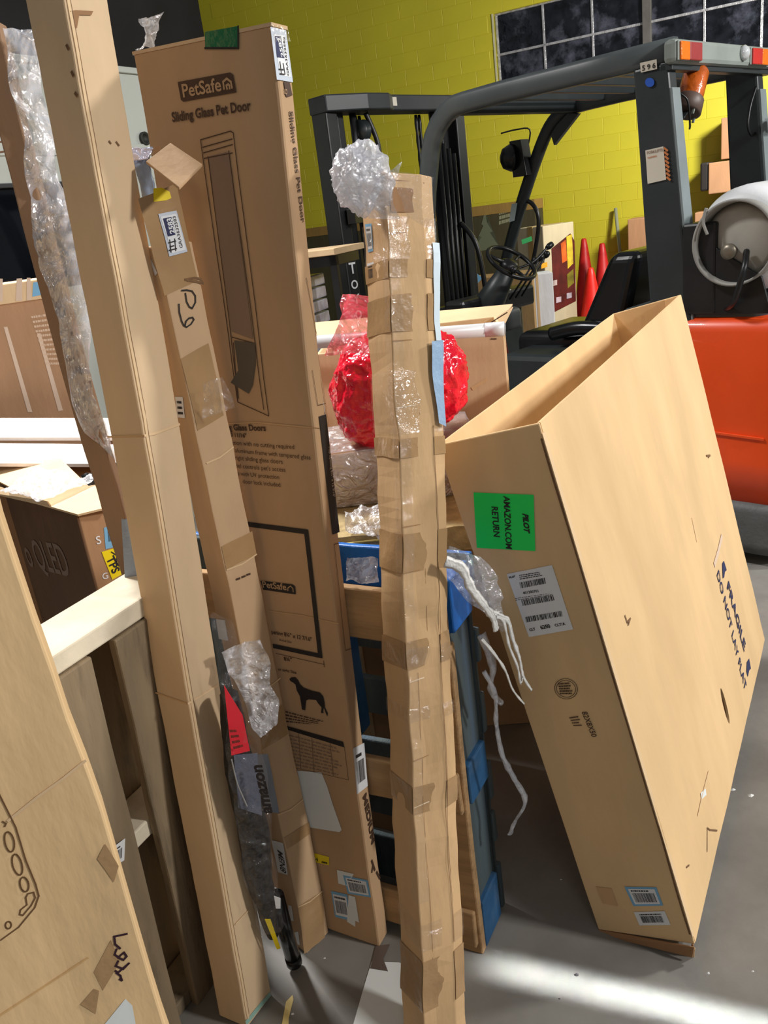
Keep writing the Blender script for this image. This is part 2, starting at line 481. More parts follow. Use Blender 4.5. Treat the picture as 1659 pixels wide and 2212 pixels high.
for i, (d_, a0, a1, z) in enumerate(bl):
    me = block_mesh(round(a1-a0, 3)); pos = wp((a0+a1)/2, z, -0.0025)
    if i < 296:
        o = link('block', me, wl, loc=pos); o.rotation_euler.z = -math.radians(29.6)
    else: rest.append((me, pos))
vs = []; fs = []; RZ = Matrix.Rotation(-math.radians(29.6), 3, 'Z')
for me, pos in rest:
    k = len(vs); vs += [RZ @ v.co+pos for v in me.vertices]; fs += [tuple(i+k for i in p.vertices) for p in me.polygons]
o = link('blockwork', mesh('blockwork', vs, fs), wl, YWALL); o['kind'] = 'stuff'
# steel framed window of rippled glass
PANE = mat('rippled_glass', (22, 24, 30), 0.08, noise_amt=0.7, scale=9, bump=1.0, bscale=9, dirt=(120, 122, 140), dirt_amt=0.55, dirt_scale=3.2)  # pale smudges in the colour are painted reflections on dark glass
STEEL = mat('window_steel', (205, 203, 205), 0.3, metal=0.6, noise_amt=0.3, scale=20, bump=0.4)
STEELD = mat('window_post', (92, 88, 84), 0.5, noise_amt=0.2)
SILL = mat('cream_reveal', (206, 200, 160), 0.6, noise_amt=0.1)
wi = root('window_1', (0, 0, 0), None, None); wi['kind'] = 'structure'
wallbox('reveal', WX0-0.02, WX0+0.0, WZ0, WZ1, -0.12, 0.012, SILL, wi)
wallbox('sill', WX0, WX1, WZ0-0.03, WZ0+0.01, -0.12, 0.03, SILL, wi)
cols = [WX0+0.02, -3.30, -2.70, -2.06, -1.43, -0.83, -0.2, 0.4, WX1]
zr = [WZ0+0.03, 3.34, WZ1]
for i in range(len(cols)-1):
    for j in range(2):
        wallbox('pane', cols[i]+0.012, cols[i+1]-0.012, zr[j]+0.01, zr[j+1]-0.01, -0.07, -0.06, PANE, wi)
for c in cols:
    if abs(c+2.06) < 0.01: wallbox('window_post', c-0.05, c+0.05, WZ0, WZ1, -0.08, 0.0, STEELD, wi, 0.004)
    else: wallbox('glazing_bar', c-0.014, c+0.014, WZ0, WZ1, -0.08, -0.04, STEEL, wi, 0.004)
wallbox('glazing_bar', WX0, WX1, zr[1]-0.014, zr[1]+0.014, -0.082, -0.038, STEEL, wi, 0.004)
wallbox('glazing_bar', WX0, WX1, WZ1-0.02, WZ1, -0.082, -0.038, STEEL, wi, 0.004)
# dark side wall at the left end
DARKW = mat('dark_paint', (40, 39, 46), 0.7, noise_amt=0.2, scale=1.5)
c0 = wp(-8.4, 0)
def dw(t, z, off=0): return c0 - WN*t + WD*off + Vector((0, 0, z))
o = hexa('wall_left', [dw(-.4, 0, -.2), dw(12, 0, -.2), dw(12, 0, 0), dw(-.4, 0, 0), dw(-.4, 6, -.2), dw(12, 6, -.2), dw(12, 6, 0), dw(-.4, 6, 0)], DARKW)
o['kind'] = 'structure'
o = hexa('ceiling', [(-9, -4, 6.0), (9, -4, 6.0), (9, 3, 6.0), (-9, 3, 6.0), (-9, -4, 6.1), (9, -4, 6.1), (9, 3, 6.1), (-9, 3, 6.1)], DARKW)
bpy.data.objects.remove(o)

# pale grey booth at the left with a dark window
BOOTH = mat('booth_grey', (186, 192, 186), 0.45, noise_amt=0.04, scale=2, dirt=(120, 110, 100), dirt_amt=0.15)
bL = atY(-10, 148, 4.3); bR = atY(330, 150, 5.2); ZT = (bL.z+bR.z)/2
bu = Vector((bR.x-bL.x, bR.y-bL.y, 0)); BW = bu.length; bu.normalize(); bn = Vector((bu.y, -bu.x, 0))
bt = root('booth', (bL.x, bL.y, 0), 'pale grey panelled metal booth with dark window, far left behind the boxes', 'booth',
          Matrix((bu, -bn, Vector((0, 0, 1)))).transposed())
bf = Face(bt, (0, 0, 0), (1, 0, 0), (0, 0, 1))
def bz(px, py): return bf.st(px, py)
wz1 = bz(30, 396)[1]; wz0 = bz(30, 640)[1]; wx1 = bz(175, 500)[0]
X0, X1 = -1.2, BW+0.35
box('upper_panel', (X0, 0, wz1), (X1, 0.06, ZT), BOOTH, bt)
box('lower_panel', (X0, 0, 0), (X1, 0.06, wz0), BOOTH, bt)
box('side_panel', (wx1, 0, wz0), (X1, 0.06, wz1), BOOTH, bt)
box('header_rail', (X0, -0.012, bz(20, 337)[1]), (X1, 0, bz(20, 308)[1]), BOOTH, bt, bv=0.004)
box('roof', (X0, -0.02, ZT), (X1, 1.2, ZT+0.03), BOOTH, bt)
box('window_pane', (X0, 0.03, wz0), (wx1, 0.04, wz1), mat('dark_glass', (10, 12, 18), 0.05, noise_amt=0.5, scale=2), bt)
box('window_frame', (X0, -0.01, wz1-0.02), (wx1, 0.02, wz1), mat('dark_trim', (40, 42, 46), 0.5), bt)
h = bz(310, 300); lathe('vent_hole', [(0.035, 0), (0.035, 0.014), (0.025, 0.014), (0.024, 0.004)], mat('rubber', (38, 42, 38), 0.6), bt, axis=(0, -1, 0), loc=(h[0], -0.004, h[1]))
r0 = bz(-6, 330); r1 = bz(24, 308)
lines('rust_outline', Face(bt, (0, -0.0135, 0), (1, 0, 0), (0, 0, 1)), [[(r0[0], r0[1]), (r1[0], r0[1]+.01), (r1[0], r1[1]), (r0[0], r1[1])]], 0.008,
      mat('rust', (110, 78, 56), 0.8), bt, st=True)

# ================================================================ left background goods
WHITEC = cardboard('white_board', (232, 222, 214), 0.15, (190, 170, 150))
# television carton standing behind
a = atY(104, 602, 3.5); zt = a.z
tv = root('television_carton', (a.x, a.y, 0), 'large brown carton with tape strips and a blue label, standing far left', 'carton', Matrix.Rotation(math.radians(14), 3, 'Z'))
# rest it on a pallet load: body hangs from its top height
box('body', (-1.3, 0, 0.0), (0, 0.30, zt), cardboard('tv_carton', (176, 138, 106), 0.1), tv, bv=0.006)
tf = Face(tv, (-1.3, 0, 0), (1, 0, 0), (0, 0, 1)); tt = Face(tv, (-1.3, -0.010, 0), (1, 0, 0), (0, 0, 1))
box('lid', (-1.3, -0.010, tf.st(60, 650)[1]), (0.006, 0.306, zt+0.004), KRAFT_L, tv, bv=0.004)
lbl('blue_label', tt, [(70, 641), (103, 634), (97, 608), (72, 610)], BLUE_L, label='light blue label')
for q in ([(34, 650), (48, 650), (48, 601), (36, 602)], [(58, 649), (68, 648), (66, 600), (58, 600)], [(0, 652), (6, 652), (6, 602), (0, 602)]):
    lbl('tape', tt, q, mat('pale_tape', (216, 192, 172), 0.3), nu=1, nv=1)
for q in ([(60, 890), (70, 890), (16, 706), (8, 706)], [(126, 888), (136, 886), (88, 720), (80, 720)]):
    lbl('tape', tf, q, mat('pale_tape', (216, 192, 172), 0.3), nu=1, nv=1)
PALEP = mat('pale_print', (214, 186, 160), 0.6)
rows(tf, [(100, 790), (136, 790), (118, 672), (66, 680)], tv, 11, 3, PALEP)
# white open carton with flaps
wb = atY(0, 950, 2.9); we = atY(250, 950, 3.15)
wc = root('white_lined_carton', (wb.x, wb.y, 0), 'open carton with white folded flaps in front of the television carton', 'carton')
def LW(p): return Vector(p)-Vector((wb.x, wb.y, 0))
def wq(px, py, Y): return LW(atY(px, py, Y))
def board(name, q, parent, m, th=0.012, bv=0.0): return sheet(name, q, th, m, parent, bv)
board('rear_flap', [wq(-150, 945, 2.95), wq(260, 945, 2.95), wq(250, 903, 3.2), wq(-150, 903, 3.2)], wc, WHITEC)
board('front_flap', [wq(-150, 1000, 2.72), wq(265, 1002, 2.72), wq(255, 960, 2.93), wq(-150, 956, 2.93)], wc, WHITEC)
fz = wq(0, 1000, 2.72).z
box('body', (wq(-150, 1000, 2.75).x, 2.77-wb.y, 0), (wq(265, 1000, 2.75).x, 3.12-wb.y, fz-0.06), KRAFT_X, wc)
# black bag crumple next to it
def blob(name, c, r, m, parent=None, amp=0.2, sc=6, seed=1, sub=4, low=None):
    bm = bmesh.new(); bmesh.ops.create_icosphere(bm, subdivisions=sub, radius=1); c = Vector(c); r = Vector(r)
    for v in bm.verts:
        d = v.co.copy(); k = 1+amp*(ridged(d, sc*0.35, seed)-1.0)+amp*0.5*noise.noise(d*sc+Vector((seed, 0, 0)))
        v.co = Vector((d.x*r.x*k, d.y*r.y*k, d.z*r.z*k))
        if low is not None: v.co.z = max(v.co.z, low)
        v.co += c
    for f in bm.faces: f.smooth = True
    me = bpy.data.meshes.new(name); bm.to_mesh(me); bm.free(); return link(name, me, parent, m)
p = atY(236, 1032, 2.5)
o = blob('rubbish_bag', (p.x, p.y, p.z-0.04), (0.09, 0.10, 0.08), mat('black_bag', (12, 12, 14), 0.2, bump=0.7, bscale=25), amp=0.25, seed=4)
tag(o, 'crumpled black plastic bag on the brown carton, beside the tall box', 'bag')

# brown television carton (opened) with flap lid
zt = 0.92; K = atZ(168, 1110, zt); Rr = atZ(262, 1088, zt); Ll = atZ(0, 1067, zt)
ul = (Ll-K).normalized()+Vector((-(Rr-K).y, (Rr-K).x, 0)).normalized()*0.5; ul.z = 0; ul.normalize(); ur = Vector((ul.y, -ul.x, 0))
qc = root('opened_brown_carton', (K.x, K.y, 0), 'opened dark brown screen carton with yellow lifting sticker behind the left pallet', 'carton',
          Matrix((ur, Vector((-ur.y, ur.x, 0)), Vector((0, 0, 1)))).transposed())
DW_ = (Ll-K).dot(ul)
QB = cardboard('printed_brown_shaded', (108, 80, 58), 0.2, (70, 52, 40)); QR = cardboard('screen_carton_side', (170, 132, 98), 0.2)  # the left wall's darker brown has its shade painted in
W1 = 0.30; D1 = 0.80
box('front_wall', (0, -0.0, 0), (W1, 0.008, zt), QR, qc)
box('side_wall', (-0.006, 0.0, 0), (0.002, D1, zt), QB, qc)
box('back_wall', (0, D1, 0), (W1, D1+0.008, zt), QR, qc)
box('side_wall', (W1, 0, 0), (W1+0.008, D1, zt), QR, qc)
box('packing_board', (0.01, 0.01, zt-0.12), (W1-0.01, D1-0.01, zt-0.11), QR, qc)
def ql(px, py, z): return MW[qc.name].inverted() @ atZ(px, py, z)
sheet('top_flap', [ql(168, 1111, zt+.004), ql(262, 1088, zt+.004), ql(215, 1045, zt+.03), ql(50, 1077, zt+.012)], 0.006, KRAFT_L, qc)
sheet('top_flap', [ql(100, 1092, zt+.004), ql(200, 1058, zt+.022), ql(130, 990, zt+.05), ql(-60, 1010, zt+.03)], 0.006, KRAFT_L, qc)
sheet('top_flap', [ql(-40, 1062, zt+.002), ql(110, 1096, zt+.002), ql(100, 1082, zt+.03), ql(-40, 1040, zt+.03)], 0.006, KRAFT_L, qc)
qs = Face(qc, (-0.006, D1, 0), (0, -1, 0), (0, 0, 1)); qr = Face(qc, (0, 0, 0), (1, 0, 0), (0, 0, 1))
QP = mat('faint_print', (134, 112, 94), 0.6)
text('print', qs, 'o QLED', (64, 1222), (156, 1246), QP, tall=1.1)
text('print', qr, 'S', (209, 1176), (219, 1173), WHITE); text('print', qr, 'G', (222, 1252), (234, 1248), WHITE)
lb = lbl('barcode_label', qr, [(228, 1186), (272, 1176), (266, 1124), (224, 1140)], BLUE_L)
barcode(qr, [(234, 1170), (268, 1163), (265, 1132), (232, 1143)], lb, seed=5)
ys = lbl('lifting_sticker', qr, [(242, 1252), (284, 1228), (276, 1175), (219, 1192)], YEL, label='yellow sticker with two figures lifting, reading TPS', off=0.002)
text('writing', qr, 'TPS', (229, 1206), (243, 1240), INK, ys, off=0.003, tall=1.0, bold=0.03)
lines('figure', qr, [[(240, 1192), (252, 1200), (262, 1192), (268, 1190)], [(252, 1200), (250, 1212), (262, 1208), (258, 1198), (252, 1200)], [(262, 1208), (276, 1210)],
                     [(262, 1208), (272, 1216), (268, 1222), (262, 1232)], [(250, 1212), (256, 1222), (262, 1218)]], 0.0035, INK, ys, off=0.003)
# plastic bag on the flaps
p0 = atZ(60, 1055, zt+.05)
o = crumple_sheet('clear_plastic_bag', [atZ(0, 1068, zt+.03), atZ(85, 1080, zt+.035), atZ(222, 1030, zt+.045), atZ(75, 1010, zt+.06)], 40, 30, 0.018, 9, FILM2, seed=3)
tag(o, 'crumpled clear plastic bag lying on the open brown carton', 'plastic bag')

# ================================================================ left pallet standing on its long edge
WOOD = mat('pallet_wood', (138, 120, 94), 0.8, noise_amt=0.2, scale=6, stretch=(3, 3, 0.4), bump=0.3, bscale=25, dirt=(44, 40, 34), dirt_amt=0.9, dirt_scale=5)
WOODP = mat('pallet_wood_pale', (222, 210, 186), 0.75, noise_amt=0.12, scale=9, bump=0.4, bscale=18, dirt=(120, 110, 96), dirt_amt=0.35, dirt_scale=6)
pu = Vector((.472, .882, 0)).normalized(); pn = Vector((-pu.y, pu.x, 0))   # along the pallet, into the pallet
pa = Vector((-0.565, 1.20, 0)); LEAN = 0.085
lw = root('wooden_pallet', pa - pn*-0.0, 'weathered wooden pallet standing on edge at left, pale board on top', 'pallet',
          Matrix((pu, pn, Vector((0, 0, 1)))).transposed())
def lean(v): return Vector((v.x+0.04*(1-v.z), v.y+LEAN*(1-v.z), v.z))
def pbox(name, lo, hi, m, seed=0):
    vs, fs = boxgrid(lo, hi, (1, 1, 5)); vs = [lean(v)+rnd3(v, 7, seed)*0.004 for v in vs]
    return bevel(link(name, mesh(name, vs, fs), lw, m), 0.004)
LP0 = -0.13
pbox('top_board', (LP0, 0.0, 0.960), (0.36, 0.123, 0.999), WOODP)
for a0, a1 in ((-0.10, 0.075), (0.132, 0.26)):
    pbox('slat', (a0, -0.004, 0.0), (a1, 0.016, 0.958), WOOD, seed=a0*10)
for a0, a1 in ((-0.12, -0.02), (-0.01, 0.12), (0.13, 0.26)):
    pbox('back_slat', (a0, 0.108, 0.0), (a1, 0.124, 0.958), WOOD, seed=a0*7)
pbox('stringer', (LP0, 0.018, 0.50), (0.34, 0.106, 0.54), WOODP)
pbox('stringer', (LP0, 0.018, 0.0), (0.34, 0.106, 0.04), WOOD)

# ================================================================ foreground carton, lower left
e0 = atY(363, 2212, 0.93); e1 = atY(0, 1088, 1.02)
dv = (e1-e0)/(e1.z-e0.z); base = e0 - dv*e0.z
fdir = Vector((-0.90, -0.32, 0)).normalized(); fup = dv.normalized(); fn = fdir.cross(fup).normalized()
fu = -fdir; fn = fu.cross(fup).normalized(); fv = fup
RT = Matrix((fu, fup.cross(fu).normalized(), fup)).transposed()
RT = Matrix((fu - fup*fu.dot(fup), (fup.cross(fu)).normalized(), fup)).transposed()
RT.col[0] = RT.col[0].normalized()
fc = root('foreground_carton', base, 'large tan carton in the lower left foreground with handwriting and phone-like drawing', 'carton', RT)
MW[fc.name] = fc.matrix_world.copy() if False else MW[fc.name]
Lf = (e1-base).length+0.42
WARP[fc.name] = lambda v: Vector((0.004*math.sin(v.z*9)+0.003*noise.noise(Vector((0, 0, v.z*14))), 0.003*math.sin(v.x*14+v.z*5), 0)) if abs(v.x) < 2 else Vector()
box('body', (-0.62, 0, 0.0), (0, 0.05, Lf), KRAFT_B, fc, n=(6, 1, 24), bv=0.004)
ff = Face(fc, (-0.62, 0, 0), (1, 0, 0), (0, 0, 1))
BIK = mat('pencil_ink', (112, 80, 48), 0.7)
def c4(l, s=2.37, ox=0, oy=1600): return [(x/s+ox, y/s+oy) for x, y in l]
lines('drawing', ff, [c4([(-30, 250), (0, 310), (60, 450), (120, 620), (170, 740), (188, 800), (170, 860), (90, 960), (0, 1025)])], 0.0022, BIK)
def oval(cx, cy, rx, ry, ang, n=20):
    ca, sa = math.cos(ang), math.sin(ang)
    return [(cx+rx*math.cos(t)*ca-ry*math.sin(t)*sa, cy+rx*math.cos(t)*sa+ry*math.sin(t)*ca) for t in [2*math.pi*i/n for i in range(n+1)]]
lines('drawing', ff, [c4(oval(28, 525, 24, 52, -.25)), c4(oval(75, 640, 24, 55, -.3)), c4(oval(112, 742, 22, 38, -.2)), c4(oval(36, 950, 15, 18, 0)),
                      c4([(130, 790), (160, 782), (170, 810), (150, 850), (110, 900), (92, 896), (96, 872), (128, 846), (120, 810), (130, 790)]), c4([(-5, 420), (12, 430), (4, 445)])], 0.0022, BIK)
lines('handwriting', ff, [c4([(650, 985), (585, 1000), (592, 1040), (618, 1060)]), c4([(600, 1065), (592, 1092), (612, 1105), (640, 1080), (655, 1100), (640, 1118), (614, 1108)]),
                          c4([(612, 1125), (600, 1150), (640, 1165), (668, 1135), (640, 1160), (612, 1185), (600, 1175)]), c4([(605, 1185), (625, 1200), (633, 1224), (622, 1218)])], 0.0032,
      mat('dark_marker', (52, 22, 36), 0.6))
lines('crease', ff, [[(10, 1775), (75, 1722), (130, 1682), (178, 1643)]], 0.004, CREASE)
lines('crease', ff, [[(-10, 2200), (100, 2130), (190, 2070)]], 0.003, cardboard('kraft_fold', (206, 166, 112)))
for q in ([(206, 2100), (226, 2140), (262, 2078), (240, 2030)], [(205, 1855), (243, 1905), (252, 1870), (222, 1822)], [(178, 2170), (212, 2190), (218, 2140), (206, 2136)]):
    lbl('tape', ff, q, TAPE, nu=2, nv=2)
poly('torn_paper', ff, [(232, 2212), (276, 2156), (292, 2170), (300, 2212), (296, 2260), (232, 2260)], PAPER)
# small barcode label stuck on the pallet slat
lf = Face(lw, (0, -0.0045, 0), (1, 0, 0), (0, 0, 1))
WARP[lw.name] = lambda v: Vector((0, LEAN*(1-v.z), 0))
o = ship_label(lf, [(259, 1890), (297, 1867), (296, 1818), (258, 1846)], 8); 
o.location.y = -0.006

# ================================================================ long film wrapped strip box hanging at the left, behind the tall box
g0 = atY(236, 1000, 1.62); g1 = atY(3, 80, 1.62)
dd = (g1-g0).normalized(); bb = g0-dd*(g0.z/dd.z)
sw = root('film_wrapped_tube_box', bb, 'narrow brown box in a crumpled clear plastic sleeve at the left edge', 'wrapped box',
          Matrix((Vector((1, 0, 0))-dd*dd.x, dd.cross(Vector((1, 0, 0))).normalized(), dd)).transposed().normalized() if False else
          Matrix(((Vector((1, 0, 0))-dd*dd.x).normalized(), dd.cross((Vector((1, 0, 0))-dd*dd.x).normalized()), dd)).transposed())
Ls = (g1-bb).length
WARP[sw.name] = lambda v: Vector((0.012*math.sin(v.z*3.0)+0.004*noise.noise(Vector((0, 1, v.z*9))), 0, 0))
box('box', (-0.030, -0.02, 0.0), (0.012, 0.02, Ls+0.02), cardboard('kraft_strip', (150, 122, 98), 0.2), sw, n=(1, 1, 24))
rw = []
inv = MW[sw.name].inverted()
for (xl, yl), (xr, yr) in (((180, 935), (250, 1010)), ((140, 760), (225, 900)), ((110, 640), (200, 800)), ((62, 480), (195, 600)), ((50, 380), (165, 470)), ((52, 300), (130, 400)), ((30, 200), (115, 300)), ((15, 120), (90, 170)), ((2, 62), (82, 64))):
    rw.append((inv @ atY(xl, yl, 1.58), inv @ atY(xr, yr, 1.60)))
crumple_sheet('plastic_sleeve', [(Vector(a), Vector(b)) for a, b in rw], 30, 110, 0.016, 16, FILMB, sw, seed=7)

# ================================================================ the leaning long boxes
def segwarp(ax, ay, f, seed, amp=0.0):
    def g(v):
        a = noise.noise(Vector((v.z*f, seed, 0)))*ax; b = noise.noise(Vector((v.z*f, seed+9, 0)))*ay
        e = Vector((a, b, 0))
        if amp: e += rnd3(v, 16, seed)*amp
        return e
    return g
def prism_body(cs, ht, nz, par, m_):
    vs = []; fs = []; n = len(cs)
    for k in range(nz+1):
        for a, b in cs:
            v = Vector((a, b, ht*k/nz)); vs.append(v+WARP[par.name](v))
    for k in range(nz):
        for i in range(n):
            j = (i+1) % n; fs.append((k*n+i, k*n+j, (k+1)*n+j, (k+1)*n+i))
    fs.append(tuple(range(n))[::-1]); fs.append(tuple(range(nz*n, nz*n+n)))
    return bevel(link('body', mesh('body', vs, fs), par, m_), 0.0025, 2, 25)
# ---- tall plain box at the left (goes out of the frame at the top)
R, L0, w_, d_, h_ = q8([-0.4363, 1.3126, 1.0466, 0.008, 0.0585, 0.0903, 0.0775, 2.4])
tb = root('tall_slim_box', L0, 'tallest plain slim brown carton, left of the pet door carton, reaching out of the top', 'long box', R)
WARP[tb.name] = segwarp(0.010, 0.008, 1.1, 2.0, 0.0012)
box('body', (0, 0, 0), (w_, d_, 2.4), KRAFT_T, tb, n=(3, 3, 60))
bevel(box('closing_flap', (0.004, -0.0018, 0.02), (0.0105, 0.0, 2.4), KRAFT_L, tb, n=(1, 1, 60), bv=0), 0.0006)
af = Face(tb, (0, 0, 0), (1, 0, 0), (0, 0, 1)); al = Face(tb, (0, d_, 0), (0, -1, 0), (0, 0, 1))
lines('seam', af, [[(.0105, .03), (.0105, 2.38)]], 0.0012, EDGE, st=True, off=0.0022)
for pr in ([(308, 942), (330, 937), (382, 918)], [(407, 1519), (425, 1508), (470, 1480)], [(508, 1994), (535, 1965)]): lines('crease', af, [pr], 0.004, CREASE)
for pr in ([(308, 942), (230, 945)], [(407, 1519), (340, 1495)]): lines('crease', al, [pr], 0.003, KRAFT_D)
lines('tear', af, [[(250, 307), (255, 314)], [(235, 306), (238, 310)]], 0.003, EDGE)
lines('puncture', al, [[(146, 100), (149, 106)], [(157, 158), (160, 164)], [(166, 203), (169, 207)]], 0.005, EDGE)
DIRTM = film('grime', (66, 58, 46), 0.45, 0.0, 0.9, 0.1); 
poly('torn_flap_shade', af, [(150, 24), (162, 22), (200, 25), (196, 34), (170, 33), (160, 50), (165, 62), (158, 60), (150, 40)], KRAFT_X)  # dark patch painting the shading of a torn flap corner
R2 = bpy.data.objects
lbl('end_tape', af, [(531, 2216), (584, 2150), (582, 2141), (529, 2206)], mat('teal_tape', (150, 190, 176), 0.3, noise_amt=0.2), nu=2, nv=1)

# ---- slim carton marked 2583
R, L0, w_, d_, h_ = q8([-0.3159, 1.4902, 0.7889, 0.0145, -0.0163, 0.0744, 0.0456, 1.62])
d_ = 0.066
sb = root('slim_box', L0, 'taped slim brown carton with handwritten 60 and label 2583, before the pet door carton', 'long box', R)
WARP[sb.name] = segwarp(0.006, 0.004, 2.2, 5.0, 0.002)
HT = 1.60
prism_body([(0, d_), (0, d_/2), (0, 0), (w_/3, 0), (2*w_/3, 0), (w_, 0), (w_, 0.020)], HT, 70, sb, KRAFT)
cf = Face(sb, (0, 0, 0), (1, 0, 0), (0, 0, 1)); cl = Face(sb, (0, d_, 0), (0, -1, 0), (0, 0, 1))
# bent open end flap
c_ = MW[sb.name].inverted()
def sbp(px, py, Y): return c_ @ atY(px, py, Y)
sheet('end_flap', [sbp(387, 405, 1.40), sbp(437, 354, 1.455), sbp(368, 308, 1.50), sbp(315, 348, 1.45)], 0.005, KRAFT_P, sb, 0.001)
sheet('inner_flap', [sbp(331, 352, 1.50), sbp(342, 350, 1.50), sbp(345, 315, 1.51), sbp(334, 318, 1.51)], 0.004, KRAFT_X, sb)
o = lbl('inventory_label', cf, [(365, 553), (405, 542), (382, 456), (343, 463)], PBLUE, off=0.0022, nu=6, nv=12, label='white label reading 2583 GRA3632583')
q = [(370, 546), (401, 538), (381, 463), (347, 469)]; lbl('label_panel', cf, q, WHITE, o, off=0.0027, nu=6, nv=12)
lbl('number_panel', cf, [(361, 511), (378, 507), (370, 470), (352, 473)], INK_N, o, off=0.0031)
text('writing', cf, '2583', (376, 504), (369, 472), WHITE, o, off=0.0036, bold=0.03, tall=1.1)
text('writing', cf, 'GRA3632583', (394, 534), (379, 468), INK, o, tall=0.95, off=0.0031)
lines('code', cf, [[(364, 540), (380, 536)], [(366, 532), (374, 530)], [(363, 524), (378, 520)], [(368, 543), (365, 518)], [(378, 540), (376, 516)]], 0.002, INK, o, off=0.0031)
lines('handwriting', cf, [c4([(1240, 405), (1275, 402), (1310, 408), (1332, 440), (1333, 485), (1310, 525), (1290, 515), (1272, 480), (1265, 425)], 3.16, 0, 500),
                          c4([(1218, 498), (1220, 550), (1235, 610), (1250, 640), (1270, 650), (1300, 630), (1322, 600), (1312, 585), (1285, 590), (1265, 610), (1258, 640)], 3.16, 0, 500)], 0.0026, INK)
for pq in ([(450, 815), (500, 800), (470, 690), (420, 700)],): pass
for y0, y1 in ((430, 640), (775, 930), (1180, 1230), (1555, 1620), (1810, 1835), (1960, 2060)):
    def rp(y, pts): 
        if y < pts[0][1]: return pts[0][0]-(pts[0][1]-y)*0.22
        for (x0, a), (x1, b) in zip(pts[:-1], pts[1:]):
            if a <= y <= b: return x0+(x1-x0)*(y-a)/(b-a)
        return pts[-1][0]
    rg = [(300, 430), (335, 563), (380, 740), (414, 883), (443, 990), (479, 1191), (525, 1397), (583, 1700), (628, 1877), (657, 2066)]
    rr = [(392, 430), (428, 600), (470, 850), (496, 933), (532, 1082), (559, 1214), (592, 1330), (620, 1565), (653, 1716), (694, 1914), (704, 2012)]
    lbl('tape', cf, [(rp(y1, rg)+1, y1), (rp(y1-30, rr)-2, y1-34), (rp(y0-30, rr)-2, y0-34), (rp(y0, rg)+1, y0)], TAPE, off=0.0009, nu=6, nv=20)
for ys_ in (1000, 1230, 1500, 1760, 1960): lines('crease', cf, [[(rp(ys_, rg)+2, ys_), ((rp(ys_, rg)+rp(ys_-30, rr))/2, ys_-12), (rp(ys_-34, rr)-2, ys_-34)]], 0.003, CREASE)
lines('tear', cf, [[(400, 604), (420, 600), (433, 602), (438, 612), (425, 608), (405, 606)]], 0.004, EDGE)
lines('grease_marks', cf, [[(510, 1250), (516, 1248)], [(522, 1245), (528, 1243)], [(533, 1240), (539, 1238)]], 0.004, INK_B)
p_ = poly('yellow_tag', cf, [(334, 436), (333, 406), (352, 405), (368, 414), (372, 428), (362, 433)], YEL)
p_['label'] = 'crumpled yellow sticker'
o = lbl('side_label', cl, [(386, 902), (402, 904), (396, 858), (380, 857)], WHITE); rows(cl, [(388, 898), (400, 899), (396, 864), (384, 862)], o, 3, 4)
lbl('side_label', cl, [(338, 596), (343, 590), (330, 560), (326, 556)], WHITE, nu=1, nv=1)
lbl('side_label', cl, [(475, 1380), (495, 1384), (487, 1339), (468, 1337)], WHITE, nu=1, nv=1)
o = lbl('side_label', cl, [(600, 1885), (621, 1891), (611, 1822), (584, 1815)], WHITE, label='white label reading MEN8 on its side')
text('writing', cl, 'MEN8', (598, 1835), (606, 1880), INK, o, tall=1.1)
lbl('poly_strip', cl, [(575, 1755), (604, 1757), (582, 1628), (556, 1630)], mat('grey_blue_poly', (136, 150, 176), 0.35, noise_amt=0.08), nu=2, nv=4)
for a in ([(625, 1986), (634, 1990), (629, 1958), (621, 1956)], [(641, 2038), (649, 2041), (644, 2012), (635, 2014)]): lbl('side_label', cl, a, WHITE, nu=1, nv=1)
# clear bag stuck near the middle, crumpled cling wrap at the upper middle
rwp = [((565, 1592), (600, 1560)), ((535, 1545), (598, 1520)), ((520, 1500), (590, 1480)), ((500, 1450), (580, 1430)), ((478, 1400), (560, 1378))]
crumple_sheet('clear_pouch', [(sbp(a[0], a[1], 1.39), sbp(b[0], b[1], 1.40)) for a, b in rwp], 24, 50, 0.010, 26, FILM2, sb, seed=5)
rwp = [((435, 905), (505, 880)), ((440, 870), (498, 850)), ((440, 830), (480, 815))]
crumple_sheet('cling_wrap', [(sbp(a[0], a[1], 1.44), sbp(b[0], b[1], 1.45)) for a, b in rwp], 24, 24, 0.008, 30, WRAP, sb, seed=6)

# ---- pet door carton
R, L0, w_, d_, h_ = q8([-0.3891, 1.6136, -0.4984, -0.0022, 0.041, 0.2798, 0.0446, 1.8988])
pb = root('pet_door_carton', L0, 'tall flat PetSafe pet door carton with printed door and dog, label 2582', 'carton', R)
WARP[pb.name] = lambda v: Vector((-0.010*math.sin(v.z/1.9*math.pi)*(v.x/0.28) + 0.002*noise.noise(Vector((v.z*7, 1, 0))), 0.003*noise.noise(Vector((v.z*3, v.x*6, 3))), 0))
box('body', (0, 0, 0), (w_, d_, h_), KRAFT_P, pb, n=(8, 2, 60), bv=0.005)
pf = Face(pb, (0, 0, 0), (1, 0, 0), (0, 0, 1)); ps = Face(pb, (w_, 0, 0), (0, 1, 0), (0, 0, 1))
def k1(l): return [(x/3.95+280, y/3.95+30) for x, y in l]
def k2(l): return [(x/3.016+300, y/3.016+800) for x, y in l]
def k3(l): return [(x/2.723+400, y/2.723+1400) for x, y in l]
poly('logo_panel', pf, k1([(412, 582), (860, 500), (888, 520), (916, 670), (460, 750), (440, 735)]), INK_B)
text('logo_print', pf, 'PetSafe', k1([(462, 712)])[0], k1([(792, 655)])[0], KRAFT_P, off=0.0022, bold=0.018)
